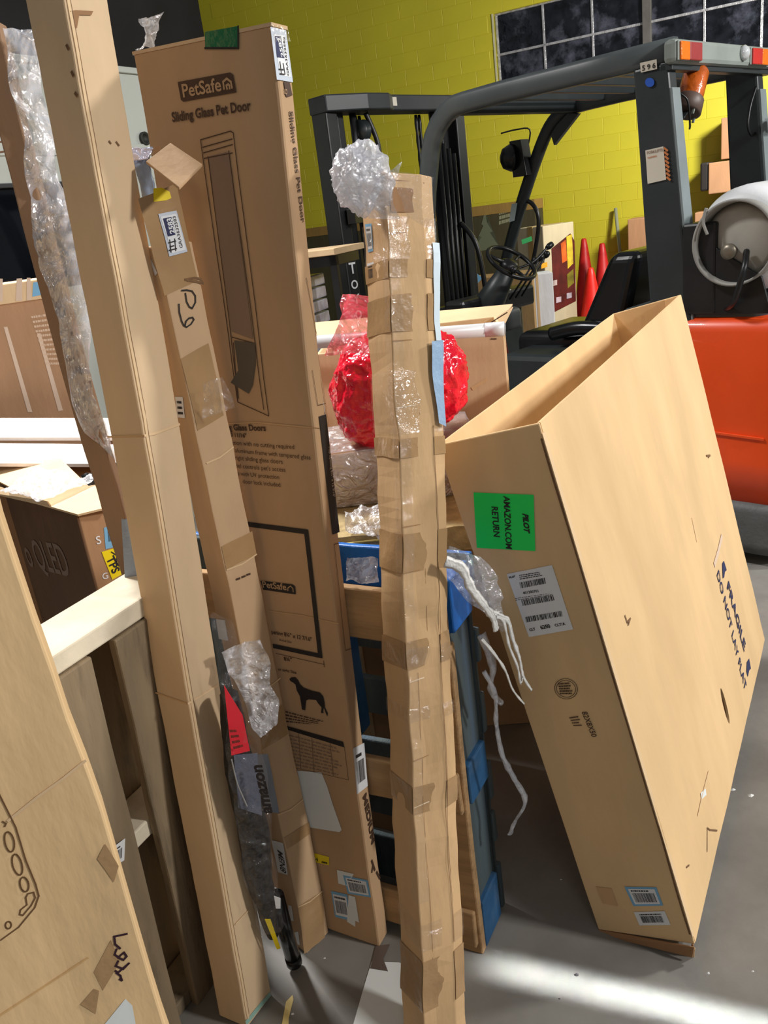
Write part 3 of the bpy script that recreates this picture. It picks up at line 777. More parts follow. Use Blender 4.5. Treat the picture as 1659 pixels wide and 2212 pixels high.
lines('logo_print', pf, [k1([(812, 640), (804, 580), (835, 552), (870, 580), (880, 630)]), k1([(838, 640), (832, 612), (848, 600), (858, 612), (860, 636)])], 0.0032, KRAFT_P, off=0.0022)
text('title_print', pf, 'Sliding Glass Pet Door', k1([(368, 922)])[0], k1([(1045, 818)])[0], INK_B, bold=0.03, tall=1.15)
# door drawing
lines('door_drawing', pf, [[(435, 302), (500, 283), (506, 287), (587, 898), (518, 868), (435, 302)], [(440, 318), (504, 300)], [(442, 330), (505, 312)],
                           [(452, 338), (520, 860)], [(497, 326), (576, 884)], [(505, 728), (556, 742)], [(444, 342), (505, 330)], [(508, 740), (518, 866)]], 0.0016, INK_B)
poly('door_glass', pf, [(452, 338), (496, 327), (551, 733), (504, 716)], INK_G, off=0.0013)
poly('door_flap', pf, [(510, 735), (556, 741), (558, 785), (552, 832), (543, 850), (503, 826), (520, 800)], mat('grey_print', (92, 82, 70), 0.7), off=0.0019)
for s_, a, b, tl in (('ng Glass Doors', (580, 388), (848, 392), 1.1), ('80¹¹/₁₆"', (592, 430), (718, 436), 1.0)):
    if '¹' in s_: s_ = '80 11/16"'
    text('print', pf, s_, k2([a])[0], k2([b])[0], INK_B, bold=0.03, tall=tl)
for s_, a, b in (('lation with no cutting required', (612, 482), (1040, 512)), ('aluminum frame with tempered glass', (640, 532), (1150, 580)),
                 ('right sliding glass doors', (640, 580), (962, 608)), ('nel controls pet\'s access', (645, 632), (980, 660)),
                 ('p with UV protection', (655, 682), (938, 708)), ('door lock included', (692, 734), (946, 758))):
    text('print', pf, s_, k2([a])[0], k2([b])[0], INK_B, bold=0.0, tall=1.05)
lines('size_frame', pf, [k2([(730, 1002), (1118, 1052), (1205, 1862), (895, 1798)])], 0.0105, INK)
poly('logo_panel', pf, k2([(803, 1368), (1020, 1395), (1038, 1410), (1042, 1458), (1034, 1460), (822, 1428)]), INK)
text('logo_print', pf, 'PetSafe', k2([(822, 1412)])[0], k2([(982, 1432)])[0], KRAFT_P, off=0.0022, bold=0.018)
lines('logo_print', pf, [k2([(990, 1435), (990, 1418), (1008, 1405), (1024, 1422), (1026, 1442)])], 0.002, KRAFT_P, off=0.0022)
text('print', pf, 'pening 8¼" x 12⅞"', k2([(876, 1715)])[0], k2([(1150, 1768)])[0], INK_B, bold=0.02, tall=1.1) if False else \
    text('print', pf, 'pening 8¼" x 12 7/16"', k2([(876, 1715)])[0], k2([(1150, 1768)])[0], INK_B, bold=0.02, tall=1.2)
text('print', pf, 'Actual Size', k2([(928, 1762)])[0], k2([(1012, 1778)])[0], INK_B, tall=1.0)
lines('size_mark', pf, [k2([(905, 1845), (1232, 1918)]), k2([(1228, 1895), (1232, 1935)])], 0.0012, INK_B)
text('print', pf, '8¼"', k2([(960, 1890)])[0], k2([(1015, 1898)])[0], INK_B, bold=0.03, tall=1.0)
text('print', pf, 'or aight Size', k2([(918, 1955)])[0], k2([(1044, 1978)])[0], INK_B, bold=0.02, tall=1.0)
dog = k3([(625, 182), (640, 172), (662, 172), (680, 190), (690, 212), (712, 232), (760, 250), (812, 262), (832, 285), (840, 320), (842, 350), (860, 385), (857, 404), (848, 385),
          (836, 352), (832, 368), (834, 384), (818, 382), (822, 350), (800, 325), (788, 306), (745, 302), (728, 308), (724, 340), (722, 366), (702, 362), (708, 345), (705, 300), (690, 285),
          (670, 250), (662, 215), (650, 205), (630, 194)])
poly('dog_silhouette', pf, dog, INK)
rows(pf, k3([(600, 440), (782, 452), (885, 440), (600, 365)]), pb, 4, 9, INK_B)
poly('table_header', pf, k3([(605, 458), (950, 552), (957, 585), (608, 480)]), INK)
lines('table_rules', pf, [k3([(957, 585), (980, 775)]), k3([(655, 705), (980, 775)]), k3([(678, 500), (690, 710)]), k3([(758, 525), (770, 735)]), k3([(870, 560), (888, 752)])], 0.0009, INK_B)
rows(pf, k3([(640, 690), (975, 765), (950, 590), (620, 500)]), pb, 9, 12, INK_G, frac=0.3)
for pts in ([(496, 915), (560, 912), (700, 925)], [(585, 1320), (660, 1330), (740, 1348)]): lines('crease', pf, [pts], 0.0025, cardboard('kraft_fold2', (200, 164, 122)))
o = lbl('green_tape', pf, [(444, 104), (516, 104), (516, 56), (443, 69)], GTAPE); lines('tape_edge', pf, [[(444, 104), (516, 104), (516, 57)]], 0.003, INK, o)
pw = poly('torn_label', pf, [(645, 1665), (699, 1669), (712, 1700), (722, 1735), (742, 1792), (737, 1797), (668, 1786), (657, 1735), (652, 1700)], PAPER)
pw['label'] = 'torn white paper sheet'
o = lbl('yellow_label', pf, [(681, 1862), (714, 1869), (714, 1851), (679, 1842)], YEL); text('writing', pf, 'H', (683, 1858), (690, 1860), INK, o, bold=0.03)
rows(pf, [(698, 1866), (711, 1868), (710, 1860), (698, 1857)], o, 1, 2)
lbl('old_label', pf, [(733, 1908), (752, 1914), (768, 1888), (731, 1879)], PAPER, nu=1, nv=1)
ship_label(pf, [(753, 1930), (804, 1939), (798, 1902), (744, 1890)], 21, True)
poly('old_label', pf, [(755, 1933), (769, 1937), (776, 1992), (768, 1988), (768, 2001), (750, 1990)], PAPER)
ship_label(pf, [(724, 1980), (757, 1988), (752, 1932), (716, 1924)], 22, True)
# right narrow side
o = lbl('inventory_label', ps, [(597, 172), (632, 178), (617, 66), (583, 58)], PBLUE, off=0.0016, label='white label reading 2582 GRA3632582')
lbl('label_panel', ps, [(604, 162), (627, 167), (614, 78), (590, 74)], WHITE, o, off=0.0019)
lbl('number_panel', ps, [(597, 124), (613, 126), (605, 79), (592, 78)], INK_N, o, off=0.0023)
text('writing', ps, '2582', (611, 123), (603, 81), WHITE, o, off=0.0027, bold=0.03, tall=0.85)
text('writing', ps, 'GRA3632582', (623, 164), (613, 80), INK, o, off=0.0023, tall=0.8)
lines('code', ps, [[(603, 160), (612, 161)], [(601, 150), (610, 151)], [(606, 158), (603, 134)], [(614, 160), (610, 138)]], 0.0022, INK, o, off=0.0024)
poly('logo_panel', ps, [(612, 176), (625, 178), (631, 206), (620, 210), (617, 208)], INK_B)
text('print', ps, 'G', (619, 205), (618, 193), KRAFT_P, off=0.0022, tall=0.8)
text('title_print', ps, 'Sliding Glass Pet Door', (624, 240), (655, 481), INK_B, bold=0.02, tall=0.85)
poly('size_panel', ps, k2([(1197, 300), (1243, 285), (1335, 1055), (1290, 1072)]), INK)
text('print', ps, 'Flap opening 8¼" x 12 7/16"', k2([(1258, 500)])[0], k2([(1290, 830)])[0], mat('pale_text', (190, 170, 150), 0.6), tall=1.2, off=0.0024)
lines('print_frame', ps, [[(691, 725), (667, 600)], k2([(1155, 0), (1190, 228), (1240, 215)]), k2([(1340, 1125), (1300, 1135), (1368, 1830), (1410, 1815)])], 0.0012, INK_B)
ship_label(ps, [(777, 1717), (800, 1698), (793, 1605), (769, 1618)], 31)
text('print', ps, 'MEDIUM', (789, 1722), (806, 1826), INK_B, bold=0.03, tall=0.6)
lines('dog_mark', ps, [[(806, 1860), (812, 1880)], [(808, 1872), (806, 1884)], [(816, 1885), (822, 1898)]], 0.006, INK_B)
# crumpled clear tape on the top
pi_ = MW[pb.name].inverted()
rwp = [((292, 108), (342, 100)), ((300, 92), (342, 84)), ((318, 62), (345, 56)), ((300, 44), (350, 28))]
crumple_sheet('loose_tape', [(pi_ @ atY(a[0], a[1], 1.60), pi_ @ atY(b[0], b[1], 1.575)) for a, b in rwp], 20, 26, 0.010, 30, FILM2, pb, seed=2)
lbl('clear_tape', ps, [(590, 90), (625, 90), (620, 63), (581, 50)], CTAPE, off=0.003)
box('top_tape', (0.0, -0.001, h_-0.004), (w_+0.001, d_+0.001, h_+0.0012), mat('glossy_top_tape', (206, 176, 140), 0.12, bump=0.5, bscale=20), pb, n=(8, 1, 1), bv=0)

# ---- crushed slim box in the centre foreground
R, L0, w_, d_, h_ = q8([-0.0591, 1.1526, 0.4568, -0.1584, 0.1666, 0.094, 0.0922, 1.7])
cb = root('crushed_slim_box', L0, 'worn crushed slim box wrapped in clear tape, nearest in the centre', 'long box', R)
WARP[cb.name] = segwarp(0.006, 0.006, 3.0, 11.0, 0.0035)
cs = [(0, d_), (0, 0), (0.30*w_, -0.001), (0.74*w_, -0.004), (1.03*w_, 0.006), (w_, d_)]
vs = []; fs = []; NZ = 90
HC = 1.685
for k in range(NZ+1):
    z = HC*k/NZ
    for i, (a, b) in enumerate(cs):
        v = Vector((a, b, z)); vs.append(v+WARP[cb.name](v))
n6 = len(cs)
for k in range(NZ):
    for i in range(n6):
        j = (i+1) % n6; fs.append((k*n6+i, k*n6+j, (k+1)*n6+j, (k+1)*n6+i))
fs = [tuple(f) for f in fs]; fs.append(tuple(range(n6))[::-1]); fs.append(tuple(range(NZ*n6, NZ*n6+n6)))
bevel(link('body', mesh('body', vs, fs), cb, KRAFT_D), 0.0025, 2, 25)
df = Face(cb, (0, 0, 0), (1, 0, 0), (0, 0, 1)); dl = Face(cb, (0, d_, 0), (0, -1, 0), (0, 0, 1))
u5 = Vector((0.29*w_, 0.010, 0)).normalized()
dr = Face(cb, (0.74*w_, -0.004, 0), u5, (0, 0, 1))
fw = 0.74*w_; rw_ = math.hypot(0.29*w_, 0.010)
def band(z0, z1, m, name='tape', faces='lfr', tilt=0.0, off=0.0012):
    for f in faces:
        F_, a0, a1 = {'l': (dl, 0, d_), 'f': (df, 0, fw), 'r': (dr, 0, rw_)}[f]
        ta = {'l': 0, 'f': tilt*.5, 'r': tilt}[f]; tb_ = {'l': tilt*.5, 'f': tilt, 'r': tilt*1.2}[f]
        vs, fs = quadgrid(F_, [(a0, z0+ta), (a1, z0+tb_), (a1, z1+tb_), (a0, z1+ta)], off+0.0006, 6, 20)
        link(name, mesh(name, vs, fs), cb, m)
zz = lambda y: df.st(900, y)[1]
for y0, y1, mm, ti in ((470, 560, CTAPE, .0), (560, 600, TAPE, 0), (640, 720, TAPE, .005), (800, 935, CTAPE, .0), (945, 985, TAPE, 0), (1150, 1235, TAPE, .0), (1390, 1450, TAPE, .01),
                       (1400, 1440, CTAPE, 0), (1530, 1560, CTAPE, 0), (1700, 1760, TAPE, 0), (2000, 2060, CTAPE, 0), (2090, 2200, TAPE, .01)):
    band(zz(y1), zz(y0), mm, 'tape', tilt=ti, off=0.0015 if mm is CTAPE else 0.0011)
# long vertical clear tape on the ridge with folds
for nm, F_, a0, a1 in (('edge_tape', df, 0.0, 0.022), ('edge_tape', dl, d_-0.02, d_)):
    vs = []; fs = []; n_ = 100
    for i in range(n_+1):
        z = 0.35+1.3*i/n_
        for a in (a0, a1): vs.append(F_.p(a, z, 0.0022+0.0014*noise.noise(Vector((z*40, a*90, 2)))))
    for i in range(n_): fs.append((2*i, 2*i+1, 2*i+3, 2*i+2))
    link(nm, mesh(nm, vs, fs, True), cb, WRAPB)
lines('split', dr, [[(0.0, .25), (-0.001, .5), (.001, .78), (.002, 1.0), (0, 1.25)]], 0.0014, EDGE, st=True)
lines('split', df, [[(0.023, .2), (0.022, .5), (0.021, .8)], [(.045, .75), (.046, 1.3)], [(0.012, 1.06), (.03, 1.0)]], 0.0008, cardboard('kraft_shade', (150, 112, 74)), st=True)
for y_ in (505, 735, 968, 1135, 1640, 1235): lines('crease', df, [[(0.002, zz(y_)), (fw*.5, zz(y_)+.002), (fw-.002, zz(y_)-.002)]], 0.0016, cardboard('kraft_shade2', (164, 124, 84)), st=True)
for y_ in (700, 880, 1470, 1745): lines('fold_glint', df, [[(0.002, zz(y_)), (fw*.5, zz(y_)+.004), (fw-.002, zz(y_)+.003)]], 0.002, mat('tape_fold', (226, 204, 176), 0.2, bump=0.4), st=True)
# opening at the top: dark inner hollow and front flap
di = MW[cb.name].inverted()
sheet('top_flap', [(0.0, -0.002, HC-0.012), (fw+.006, -0.004, HC-0.014), (w_, 0.03, HC+0.006), (0.0, 0.03, HC+0.010)], 0.004, KRAFT_P, cb)
box('sunken_end', (0.008, -0.003, HC-0.066), (fw-0.004, 0.0, HC-0.024), KRAFT_X, cb, bv=0.001)
o = ship_label(dl, [(794, 546), (804, 543), (803, 482), (790, 484)], 41, True)
o = ship_label(dl, [(796, 612), (808, 608), (806, 566), (793, 570)], 42)
dlb = lbl('long_label', dr, [(939, 738), (951, 738), (944, 526), (929, 524)], mat('pale_label', (206, 222, 232), 0.4, noise_amt=0.03), off=0.003, nu=1, nv=10)
barcode(dr, [(940, 775), (951, 775), (950, 742), (940, 742)], dlb, False, 5)
dlb = lbl('peeling_label', dr, [(938, 915), (953, 922), (950, 738), (924, 738)], mat('peel_label', (150, 178, 208), 0.35, noise_amt=0.06, bump=0.3), off=0.008, nu=1, nv=10, label='pale blue peeling label')
# crumpled clear plastic ball caught on the top
bc = di @ atY(783, 388, 1.50); bb_ = di @ atY(836, 385, 1.50)
rr_ = (bc-bb_).length
o = blob('plastic_wad', bc, (0.049, 0.045, 0.056), film('wad_film', (236, 238, 246), 0.4, 0.22, 0.1, 1.0, 30), cb, amp=0.22, sc=4, seed=8, sub=5); o['label'] = 'crumpled clear plastic wad'
o = blob('plastic_wad', bc+Vector((-0.004, 0.01, 0.004)), (0.040, 0.036, 0.044), MATS['wad_film'], cb, amp=0.3, sc=5, seed=18, sub=5)
rwp = [((795, 470), (868, 470)), ((790, 440), (850, 440)), ((800, 420), (850, 405)), ((815, 380), (870, 350))]
crumple_sheet('plastic_tail', [(di @ atY(a[0], a[1], 1.46), di @ atY(b[0], b[1], 1.455)) for a, b in rwp], 26, 40, 0.007, 34, FILM, cb, seed=12)
rwp = [((885, 470), (940, 500)), ((858, 420), (938, 470)), ((850, 370), (935, 385))]
crumple_sheet('plastic_tail', [(di @ atY(a[0], a[1], 1.455), di @ atY(b[0], b[1], 1.445)) for a, b in rwp], 26, 40, 0.006, 34, WRAP, cb, seed=14)

# ---- big leaning open carton on the right
R, L0, w_, d_, h_ = q8([0.365, 1.4498, -0.5555, 0.037, -0.2206, 0.2172, 1.3021, 1.2003])
bc_ = root('leaning_open_carton', L0, 'big open topped tan carton leaning to the left, green AMAZON.COM RETURN sticker', 'carton', R)
WARP[bc_.name] = lambda v: Vector((0.006*math.sin(v.z*2.6)*math.sin(v.y*2.4)+0.002*noise.noise(v*5), 0.003*noise.noise(Vector((v.z*3, v.x*4, 7))), 0))
T = 0.006
box('narrow_wall', (0, 0, 0), (w_, T, h_), KRAFT_B, bc_, n=(4, 1, 24), bv=0.0025)
box('narrow_wall', (0, d_-T, 0), (w_, d_, h_), KRAFT_B, bc_, n=(4, 1, 24), bv=0.0025)
box('broad_wall', (0, T, 0), (T, d_-T, h_), KRAFT_B, bc_, n=(1, 20, 24), bv=0.0025)
# broad right wall with hand slot
es = Face(bc_, (w_, 0, 0), (0, 1, 0), (0, 0, 1))
hc_ = es.st(1564, 1525)
nj, nk = 40, 40; vs = []; fs = []
ha, hb = 0.045, 0.062
def ext_(y, z, x):
    v = Vector((x, y, z)); return v+WARP[bc_.name](v)
# outer ring grid built as two loops: rectangle boundary -> ellipse
NR = 96; ring = []
hs = (0.020, 0.055)
for i in range(NR):
    t = 2*math.pi*i/NR; c, s = math.cos(t), math.sin(t)
    k = min(((d_-T-hc_[0]) if c > 0 else (hc_[0]-T))/max(abs(c), 1e-6), ((h_-hc_[1]) if s > 0 else hc_[1])/max(abs(s), 1e-6))
    ring.append(((hc_[0]+c*k, hc_[1]+s*k), (hc_[0]+c*0.016, hc_[1]+s*0.056)))
# add corners precisely
cor = [(d_-T, 0), (d_-T, h_), (T, h_), (T, 0)]
for cx, cz in cor:
    a = math.atan2(cz-hc_[1], cx-hc_[0]) % (2*math.pi); i = round(a/(2*math.pi)*NR) % NR
    ring[i] = ((cx, cz), ring[i][1])
LV = 14
for side, x in ((0, w_), (1, w_-T)):
    for l in range(LV+1):
        for (a, b) in ring:
            t = (l/LV)**1.0; vs.append(ext_(b[0]+(a[0]-b[0])*t, b[1]+(a[1]-b[1])*t, x))
N1 = NR*(LV+1)
for side in (0, 1):
    for l in range(LV):
        for i in range(NR):
            a = side*N1+l*NR+i; b = side*N1+l*NR+(i+1) % NR; f = (a, b, b+NR, a+NR)
            fs.append(f if side else f[::-1])
for i in range(NR):
    j = (i+1) % NR
    fs.append((i, j, N1+j, N1+i)); fs.append((LV*NR+i, N1+LV*NR+i, N1+LV*NR+j, LV*NR+j))
o = link('broad_wall', mesh('broad_wall', vs, fs), bc_, KRAFT_B)
bm = bmesh.new(); bm.from_mesh(o.data); bmesh.ops.recalc_face_normals(bm, faces=bm.faces); bm.to_mesh(o.data); bm.free()
box('bottom', (T, T, 0), (w_-T, d_-T, 0.006), KRAFT_B, bc_)
# bottom flaps splayed under the carton, fold tabs inside the top
sheet('bottom_flap', [(0.0, 0.004, -0.001), (w_, -0.004, -0.001), (w_-0.01, -0.006, -0.03), (0.012, -0.002, -0.012)], 0.005, KRAFT_X, bc_, 0.001)
sheet('bottom_flap', [(0.05, 0.012, -0.012), (w_-.004, 0.006, -0.014), (w_-0.014, 0.012, -0.046), (0.05, 0.018, -0.02)], 0.005, KRAFT_B, bc_, 0.001)
sheet('bottom_flap', [(w_-.01, 0.0, -0.02), (w_-.02, d_*.6, -0.03), (w_-.02, d_*.6, -0.002), (w_-.004, 0.0, -0.002)], 0.004, KRAFT_X, bc_, 0.001)
sheet('inner_tab', [(w_-0.07, d_-T-0.001, h_-0.14), (w_-T-.001, d_-0.03, h_-0.14), (w_-T-.001, d_-0.03, h_-0.002), (w_-0.05, d_-T-0.001, h_-0.002)], 0.004, KRAFT_IN, bc_)
sheet('ridge_flap', [(w_+0.0005, -0.002, 0.02), (w_+0.0005, 0.010, 0.02), (w_+0.0005, 0.012, h_-.02), (w_+0.0005, -0.002, h_-.02)], 0.002, KRAFT_L, bc_)
ef = Face(bc_, (0, 0, 0), (1, 0, 0), (0, 0, 1))
gs = lbl('green_sticker', ef, [(1030, 1183), (1156, 1190), (1154, 1068), (1024, 1063)], GREEN, label='bright green sticker reading PILOT AMAZON.COM RETURN')
text('writing', ef, 'AMAZON.COM', (1089, 1070), (1093, 1184), INK, gs, bold=0.02, tall=1.1, off=0.002)
text('writing', ef, 'RETURN', (1063, 1093), (1067, 1158), INK, gs, bold=0.02, tall=1.05, off=0.002)
text('writing', ef, 'PILOT', (1130, 1108), (1133, 1148), INK, gs, bold=0.05, tall=1.05, slant=0.25, off=0.002)
lines('seam', ef, [[(w_-0.0035, 0.03), (w_-0.0035, h_-0.03)]], 0.004, EDGE, st=True)  # dark strip painting the shadow line where the flap overlaps
rl = lbl('routing_label', ef, [(1143, 1376), (1239, 1359), (1192, 1220), (1094, 1240)], WHITE, label='white routing label with three barcodes')
def e1(l): return [(x/2.766+950, y/2.766+900) for x, y in l]
barcode(ef, e1([(485, 1025), (635, 995), (628, 960), (475, 990)]), rl, seed=3); barcode(ef, e1([(497, 1130), (690, 1095), (680, 1062), (487, 1095)]), rl, seed=4)
barcode(ef, e1([(520, 1228), (738, 1190), (730, 1158), (512, 1196)]), rl, seed=6)
text('writing', ef, '401300701', e1([(500, 1060)])[0], e1([(592, 1046)])[0], INK, rl, off=0.0018, bold=0.02)
text('writing', ef, 'CLT', e1([(540, 1280)])[0], e1([(576, 1273)])[0], INK, rl, bold=0.04, off=0.0018); text('writing', ef, '6250', e1([(607, 1268)])[0], e1([(666, 1258)])[0], INK, rl, bold=0.04, off=0.0018)
text('writing', ef, 'CLT/A', e1([(693, 1253)])[0], e1([(755, 1242)])[0], INK, rl, bold=0.03, off=0.0018); text('writing', ef, 'PILOT', e1([(415, 966)])[0], e1([(453, 958)])[0], INK, rl, bold=0.04, off=0.0018)
rows(ef, e1([(478, 975), (630, 948), (622, 918), (474, 942)]), rl, 3, 4); rows(ef, e1([(455, 1100), (690, 1060), (690, 1045), (450, 1080)]), rl, 2, 7, frac=.3)
ml = MW[bc_.name]
lines('round_stamp', ef, [oval(1223, 1487, 25, 22, 0.2), oval(1223, 1487, 21, 18, 0.2)], 0.0012, INK_B)
rows(ef, [(1210, 1500), (1240, 1500), (1236, 1472), (1206, 1474)], bc_, 5, 3, INK_B, frac=.6)
text('print', ef, '82X8X50', (1256, 1537), (1278, 1591), INK_B, tall=1.1, bold=0.01)
rows(ef, e1([(800, 1850), (850, 1850), (830, 1780), (770, 1790)]), bc_, 4, 5, INK_B)
ship_label(ef, [(1369, 1956), (1434, 1955), (1419, 1915), (1350, 1914)], 51, True)
ship_label(ef, [(1381, 1998), (1449, 1997), (1437, 1967), (1369, 1969)], 52)
lbl('tape_patch', ef, [(1302, 1950), (1335, 1956), (1322, 1918), (1288, 1914)], mat('scuffed_kraft', (206, 164, 118), 0.5), nu=1, nv=1)
# writing on the broad face
text('writing', es, 'FRAGILE', (1566, 1270), (1606, 1408), INK_N, bold=0.02, tall=0.9)
text('writing', es, 'DO NOT LAY FLAT', (1543, 1243), (1608, 1494), INK_N, bold=0.015, tall=1.15)
poly('arrow', es, [(1556, 1218), (1560, 1212), (1566, 1232), (1562, 1236), (1560, 1248), (1557, 1250)], INK_N); poly('arrow', es, [(1612, 1430), (1617, 1422), (1621, 1444), (1617, 1448), (1614, 1462), (1611, 1450)], INK_N)
lines('tear', es, [[(1347, 1330), (1352, 1345), (1358, 1336), (1354, 1350)], [(1526, 1838), (1526, 1788), (1532, 1792), (1548, 1794)], [(1483, 1872), (1488, 1868)]], 0.004, EDGE)
lines('tear', es, [[(1524, 985), (1532, 984), (1528, 988)]], 0.006, EDGE)
lines('scuff', es, [[(1528, 1665), (1514, 1715), (1505, 1760)], [(1490, 1120), (1500, 1170)]], 0.004, KRAFT_L)
poly('torn_tape', es, [(1510, 1712), (1521, 1702), (1523, 1716), (1512, 1726)], PAPER)
lines('scuff', es, [[(1556, 1160), (1548, 1190), (1538, 1220)]], 0.016, mat('white_scuff', (222, 196, 172), 0.6))

# ================================================================ blue pallet standing on edge, centre
WG = mat('weathered_wood', (166, 132, 92), 0.8, noise_amt=0.25, scale=7, stretch=(0.35, 3, 3), bump=0.4, bscale=24, dirt=(84, 66, 44), dirt_amt=0.6, dirt_scale=5)
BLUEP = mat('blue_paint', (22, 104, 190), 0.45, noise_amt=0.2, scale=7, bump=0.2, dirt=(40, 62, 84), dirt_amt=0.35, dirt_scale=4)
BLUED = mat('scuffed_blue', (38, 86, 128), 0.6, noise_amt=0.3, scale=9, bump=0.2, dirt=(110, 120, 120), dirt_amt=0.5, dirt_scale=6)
TEAL = mat('worn_blue_wood', (72, 84, 86), 0.75, noise_amt=0.3, scale=4, stretch=(3, 3, 0.3), bump=0.4, dirt=(40, 80, 130), dirt_amt=0.4, dirt_scale=3)
gu = Vector((-.878, .479, 0)).normalized(); gn = Vector((gu.y, -gu.x, 0))
if gn.y < 0: gn = -gn
gx = -gu
gp = root('blue_pallet', (0.10, 1.425, 0), 'blue and bare wood block pallet standing on edge behind the crushed slim box', 'pallet',
          Matrix((gx, gn, Vector((0, 0, 1)))).transposed())
# local x<=0 goes left, y into depth, z up
HG = 0.945
def gb(name, lo, hi, m, seed=1, bv=0.004):
    vs, fs = boxgrid(lo, hi, (6, 1, 3)); vs = [v+rnd3(v, 6, seed)*0.004 for v in vs]
    return bevel(link(name, mesh(name, vs, fs), gp, m), bv)
gb('deck_board', (-0.80, -0.02, 0.80), (-0.005, 0.0, 0.915), WG, 1)
gb('deck_board', (-0.80, -0.02, 0.40), (-0.012, 0.0, 0.50), WG, 2)
gb('deck_board', (-0.80, -0.02, 0.03), (-0.012, 0.0, 0.13), WG, 3)
gb('edge_board', (-0.085, -0.005, 0.0), (-0.006, 0.018, 0.80), WG, 4)
for z0, z1 in ((0.815, 0.93), (0.40, 0.50), (0.0, 0.13)):
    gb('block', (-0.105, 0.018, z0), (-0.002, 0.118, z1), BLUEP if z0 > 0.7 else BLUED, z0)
    gb('block', (-0.50, 0.018, z0), (-0.36, 0.118, z1), WG, z0+3)
    gb('stringer_board', (-0.10, 0.118, 0.0), (-0.012, 0.136, 0.935), TEAL, 7)
gb('stringer_board', (-0.80, 0.118, 0.0), (-0.60, 0.136, 0.935), TEAL, 9)
gb('stringer_board', (-0.50, 0.118, 0.0), (-0.38, 0.136, 0.935), TEAL, 8)
for i, (z0, z1) in enumerate(((0.0, 0.13), (0.2, 0.28), (0.32, 0.42), (0.5, 0.6), (0.68, 0.76), (0.84, 0.935))):
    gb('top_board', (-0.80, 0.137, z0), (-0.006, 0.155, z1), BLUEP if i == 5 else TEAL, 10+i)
gb('blue_brace', (-0.30, 0.03, 0.50), (-0.275, 0.10, 0.80), BLUED, 30)
gb('end_panel', (-0.040, 0.022, 0.0), (-0.016, 0.152, 0.93), TEAL, 31)
# wrap film over its top edge and torn straps hanging
gi = MW[gp.name].inverted()
rwp = [((745, 1260), (815, 1262)), ((748, 1225), (815, 1235)), ((752, 1200), (818, 1205))]
crumple_sheet('wrap_film', [(gi @ atY(a[0], a[1], 1.50), gi @ atY(b[0], b[1], 1.49)) for a, b in rwp], 24, 16, 0.012, 24, FILM, gp, seed=21)
rwp = [((960, 1245), (1085, 1365)), ((962, 1215), (1085, 1290)), ((970, 1190), (1070, 1235)), ((972, 1178), (1035, 1200))]
crumple_sheet('wrap_film', [(gi @ atY(a[0], a[1], 1.42), gi @ atY(b[0], b[1], 1.47)) for a, b in rwp], 30, 30, 0.010, 24, FILM, gp, seed=22)
STRAP = mat('white_strap', (232, 230, 226), 0.4, bump=0.5, bscale=60)
def strap(pts, wd, Y0, Y1, m=STRAP, name='torn_strap', n=6, par=None):
    P = [atY(x, y, Y0+(Y1-Y0)*i/(len(pts)-1)) for i, (x, y) in enumerate(pts)]
    P = smoothpath(P, n); k = len(P)
    pr = lambda i: [(a*(wd[0]+(wd[1]-wd[0])*i/k)*(1+0.5*noise.noise(Vector((i*0.5, 3, 1)))), b*0.004) for a, b in ((-.5, -.5), (-.2, .6), (.2, -.4), (.5, .5), (.2, .9), (-.2, .2))]
    if par is not None: iv = MW[par.name].inverted(); P = [iv @ p for p in P]
    return tube(name, P, 0, m, par, prof=pr, up=Vector((0.2, -1, 0)))
st = root('torn_straps', atY(965, 1215, 1.40), 'torn white plastic strapping hanging over the corner of the blue pallet', 'strap')
strap([(962, 1213), (998, 1228), (1018, 1270), (1048, 1310), (1065, 1335), (1072, 1362)], (0.022, 0.012), 1.37, 1.40, par=st)
strap([(1050, 1318), (1078, 1330), (1098, 1342), (1108, 1380), (1122, 1420), (1130, 1460), (1148, 1490)], (0.012, 0.006), 1.40, 1.43, par=st)
strap([(1072, 1332), (1088, 1342), (1100, 1395), (1118, 1440), (1124, 1475), (1128, 1462)], (0.008, 0.005), 1.40, 1.42, par=st)
strap([(1040, 1380), (1062, 1405), (1090, 1445), (1108, 1490), (1132, 1520)], (0.008, 0.004), 1.40, 1.43, par=st)
strap([(1045, 1450), (1070, 1500), (1072, 1560), (1085, 1630), (1110, 1680), (1135, 1730), (1112, 1775), (1102, 1802)], (0.010, 0.014), 1.42, 1.46, FILM, 'film_strip', par=st)
strap([(1040, 1370), (1065, 1440), (1060, 1490), (1085, 1520)], (0.02, 0.01), 1.43, 1.46, FILM, 'film_strip', par=st)

# ================================================================ load behind the pallet
dk = root('dark_carton', (0.0, 1.9, 0), 'dark brown carton standing low behind the blue pallet', 'carton', Matrix.Rotation(-0.5, 3, 'Z'))
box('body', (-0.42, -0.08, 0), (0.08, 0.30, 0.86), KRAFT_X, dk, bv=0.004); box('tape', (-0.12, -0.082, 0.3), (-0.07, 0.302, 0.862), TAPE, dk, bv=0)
zb = 0.865
fb0 = atY(735, 1165, 1.76); 
ob = root('board_bundle', (-0.05, 1.76, zb), 'rough pale board with frayed edge lying under the clear film, behind the pallet', 'board', Matrix.Rotation(-0.12, 3, 'Z'))
vs, fs = boxgrid((-0.20, 0, 0.001), (0.26, 0.28, 0.058), (16, 6, 2)); vs = [v+rnd3(v, 30, 2)*0.004 for v in vs]
link('board', mesh('board', vs, fs), ob, mat('fibre_board', (186, 164, 116), 0.85, noise_amt=0.25, scale=30, bump=0.5, dirt=(110, 92, 64), dirt_amt=0.5))
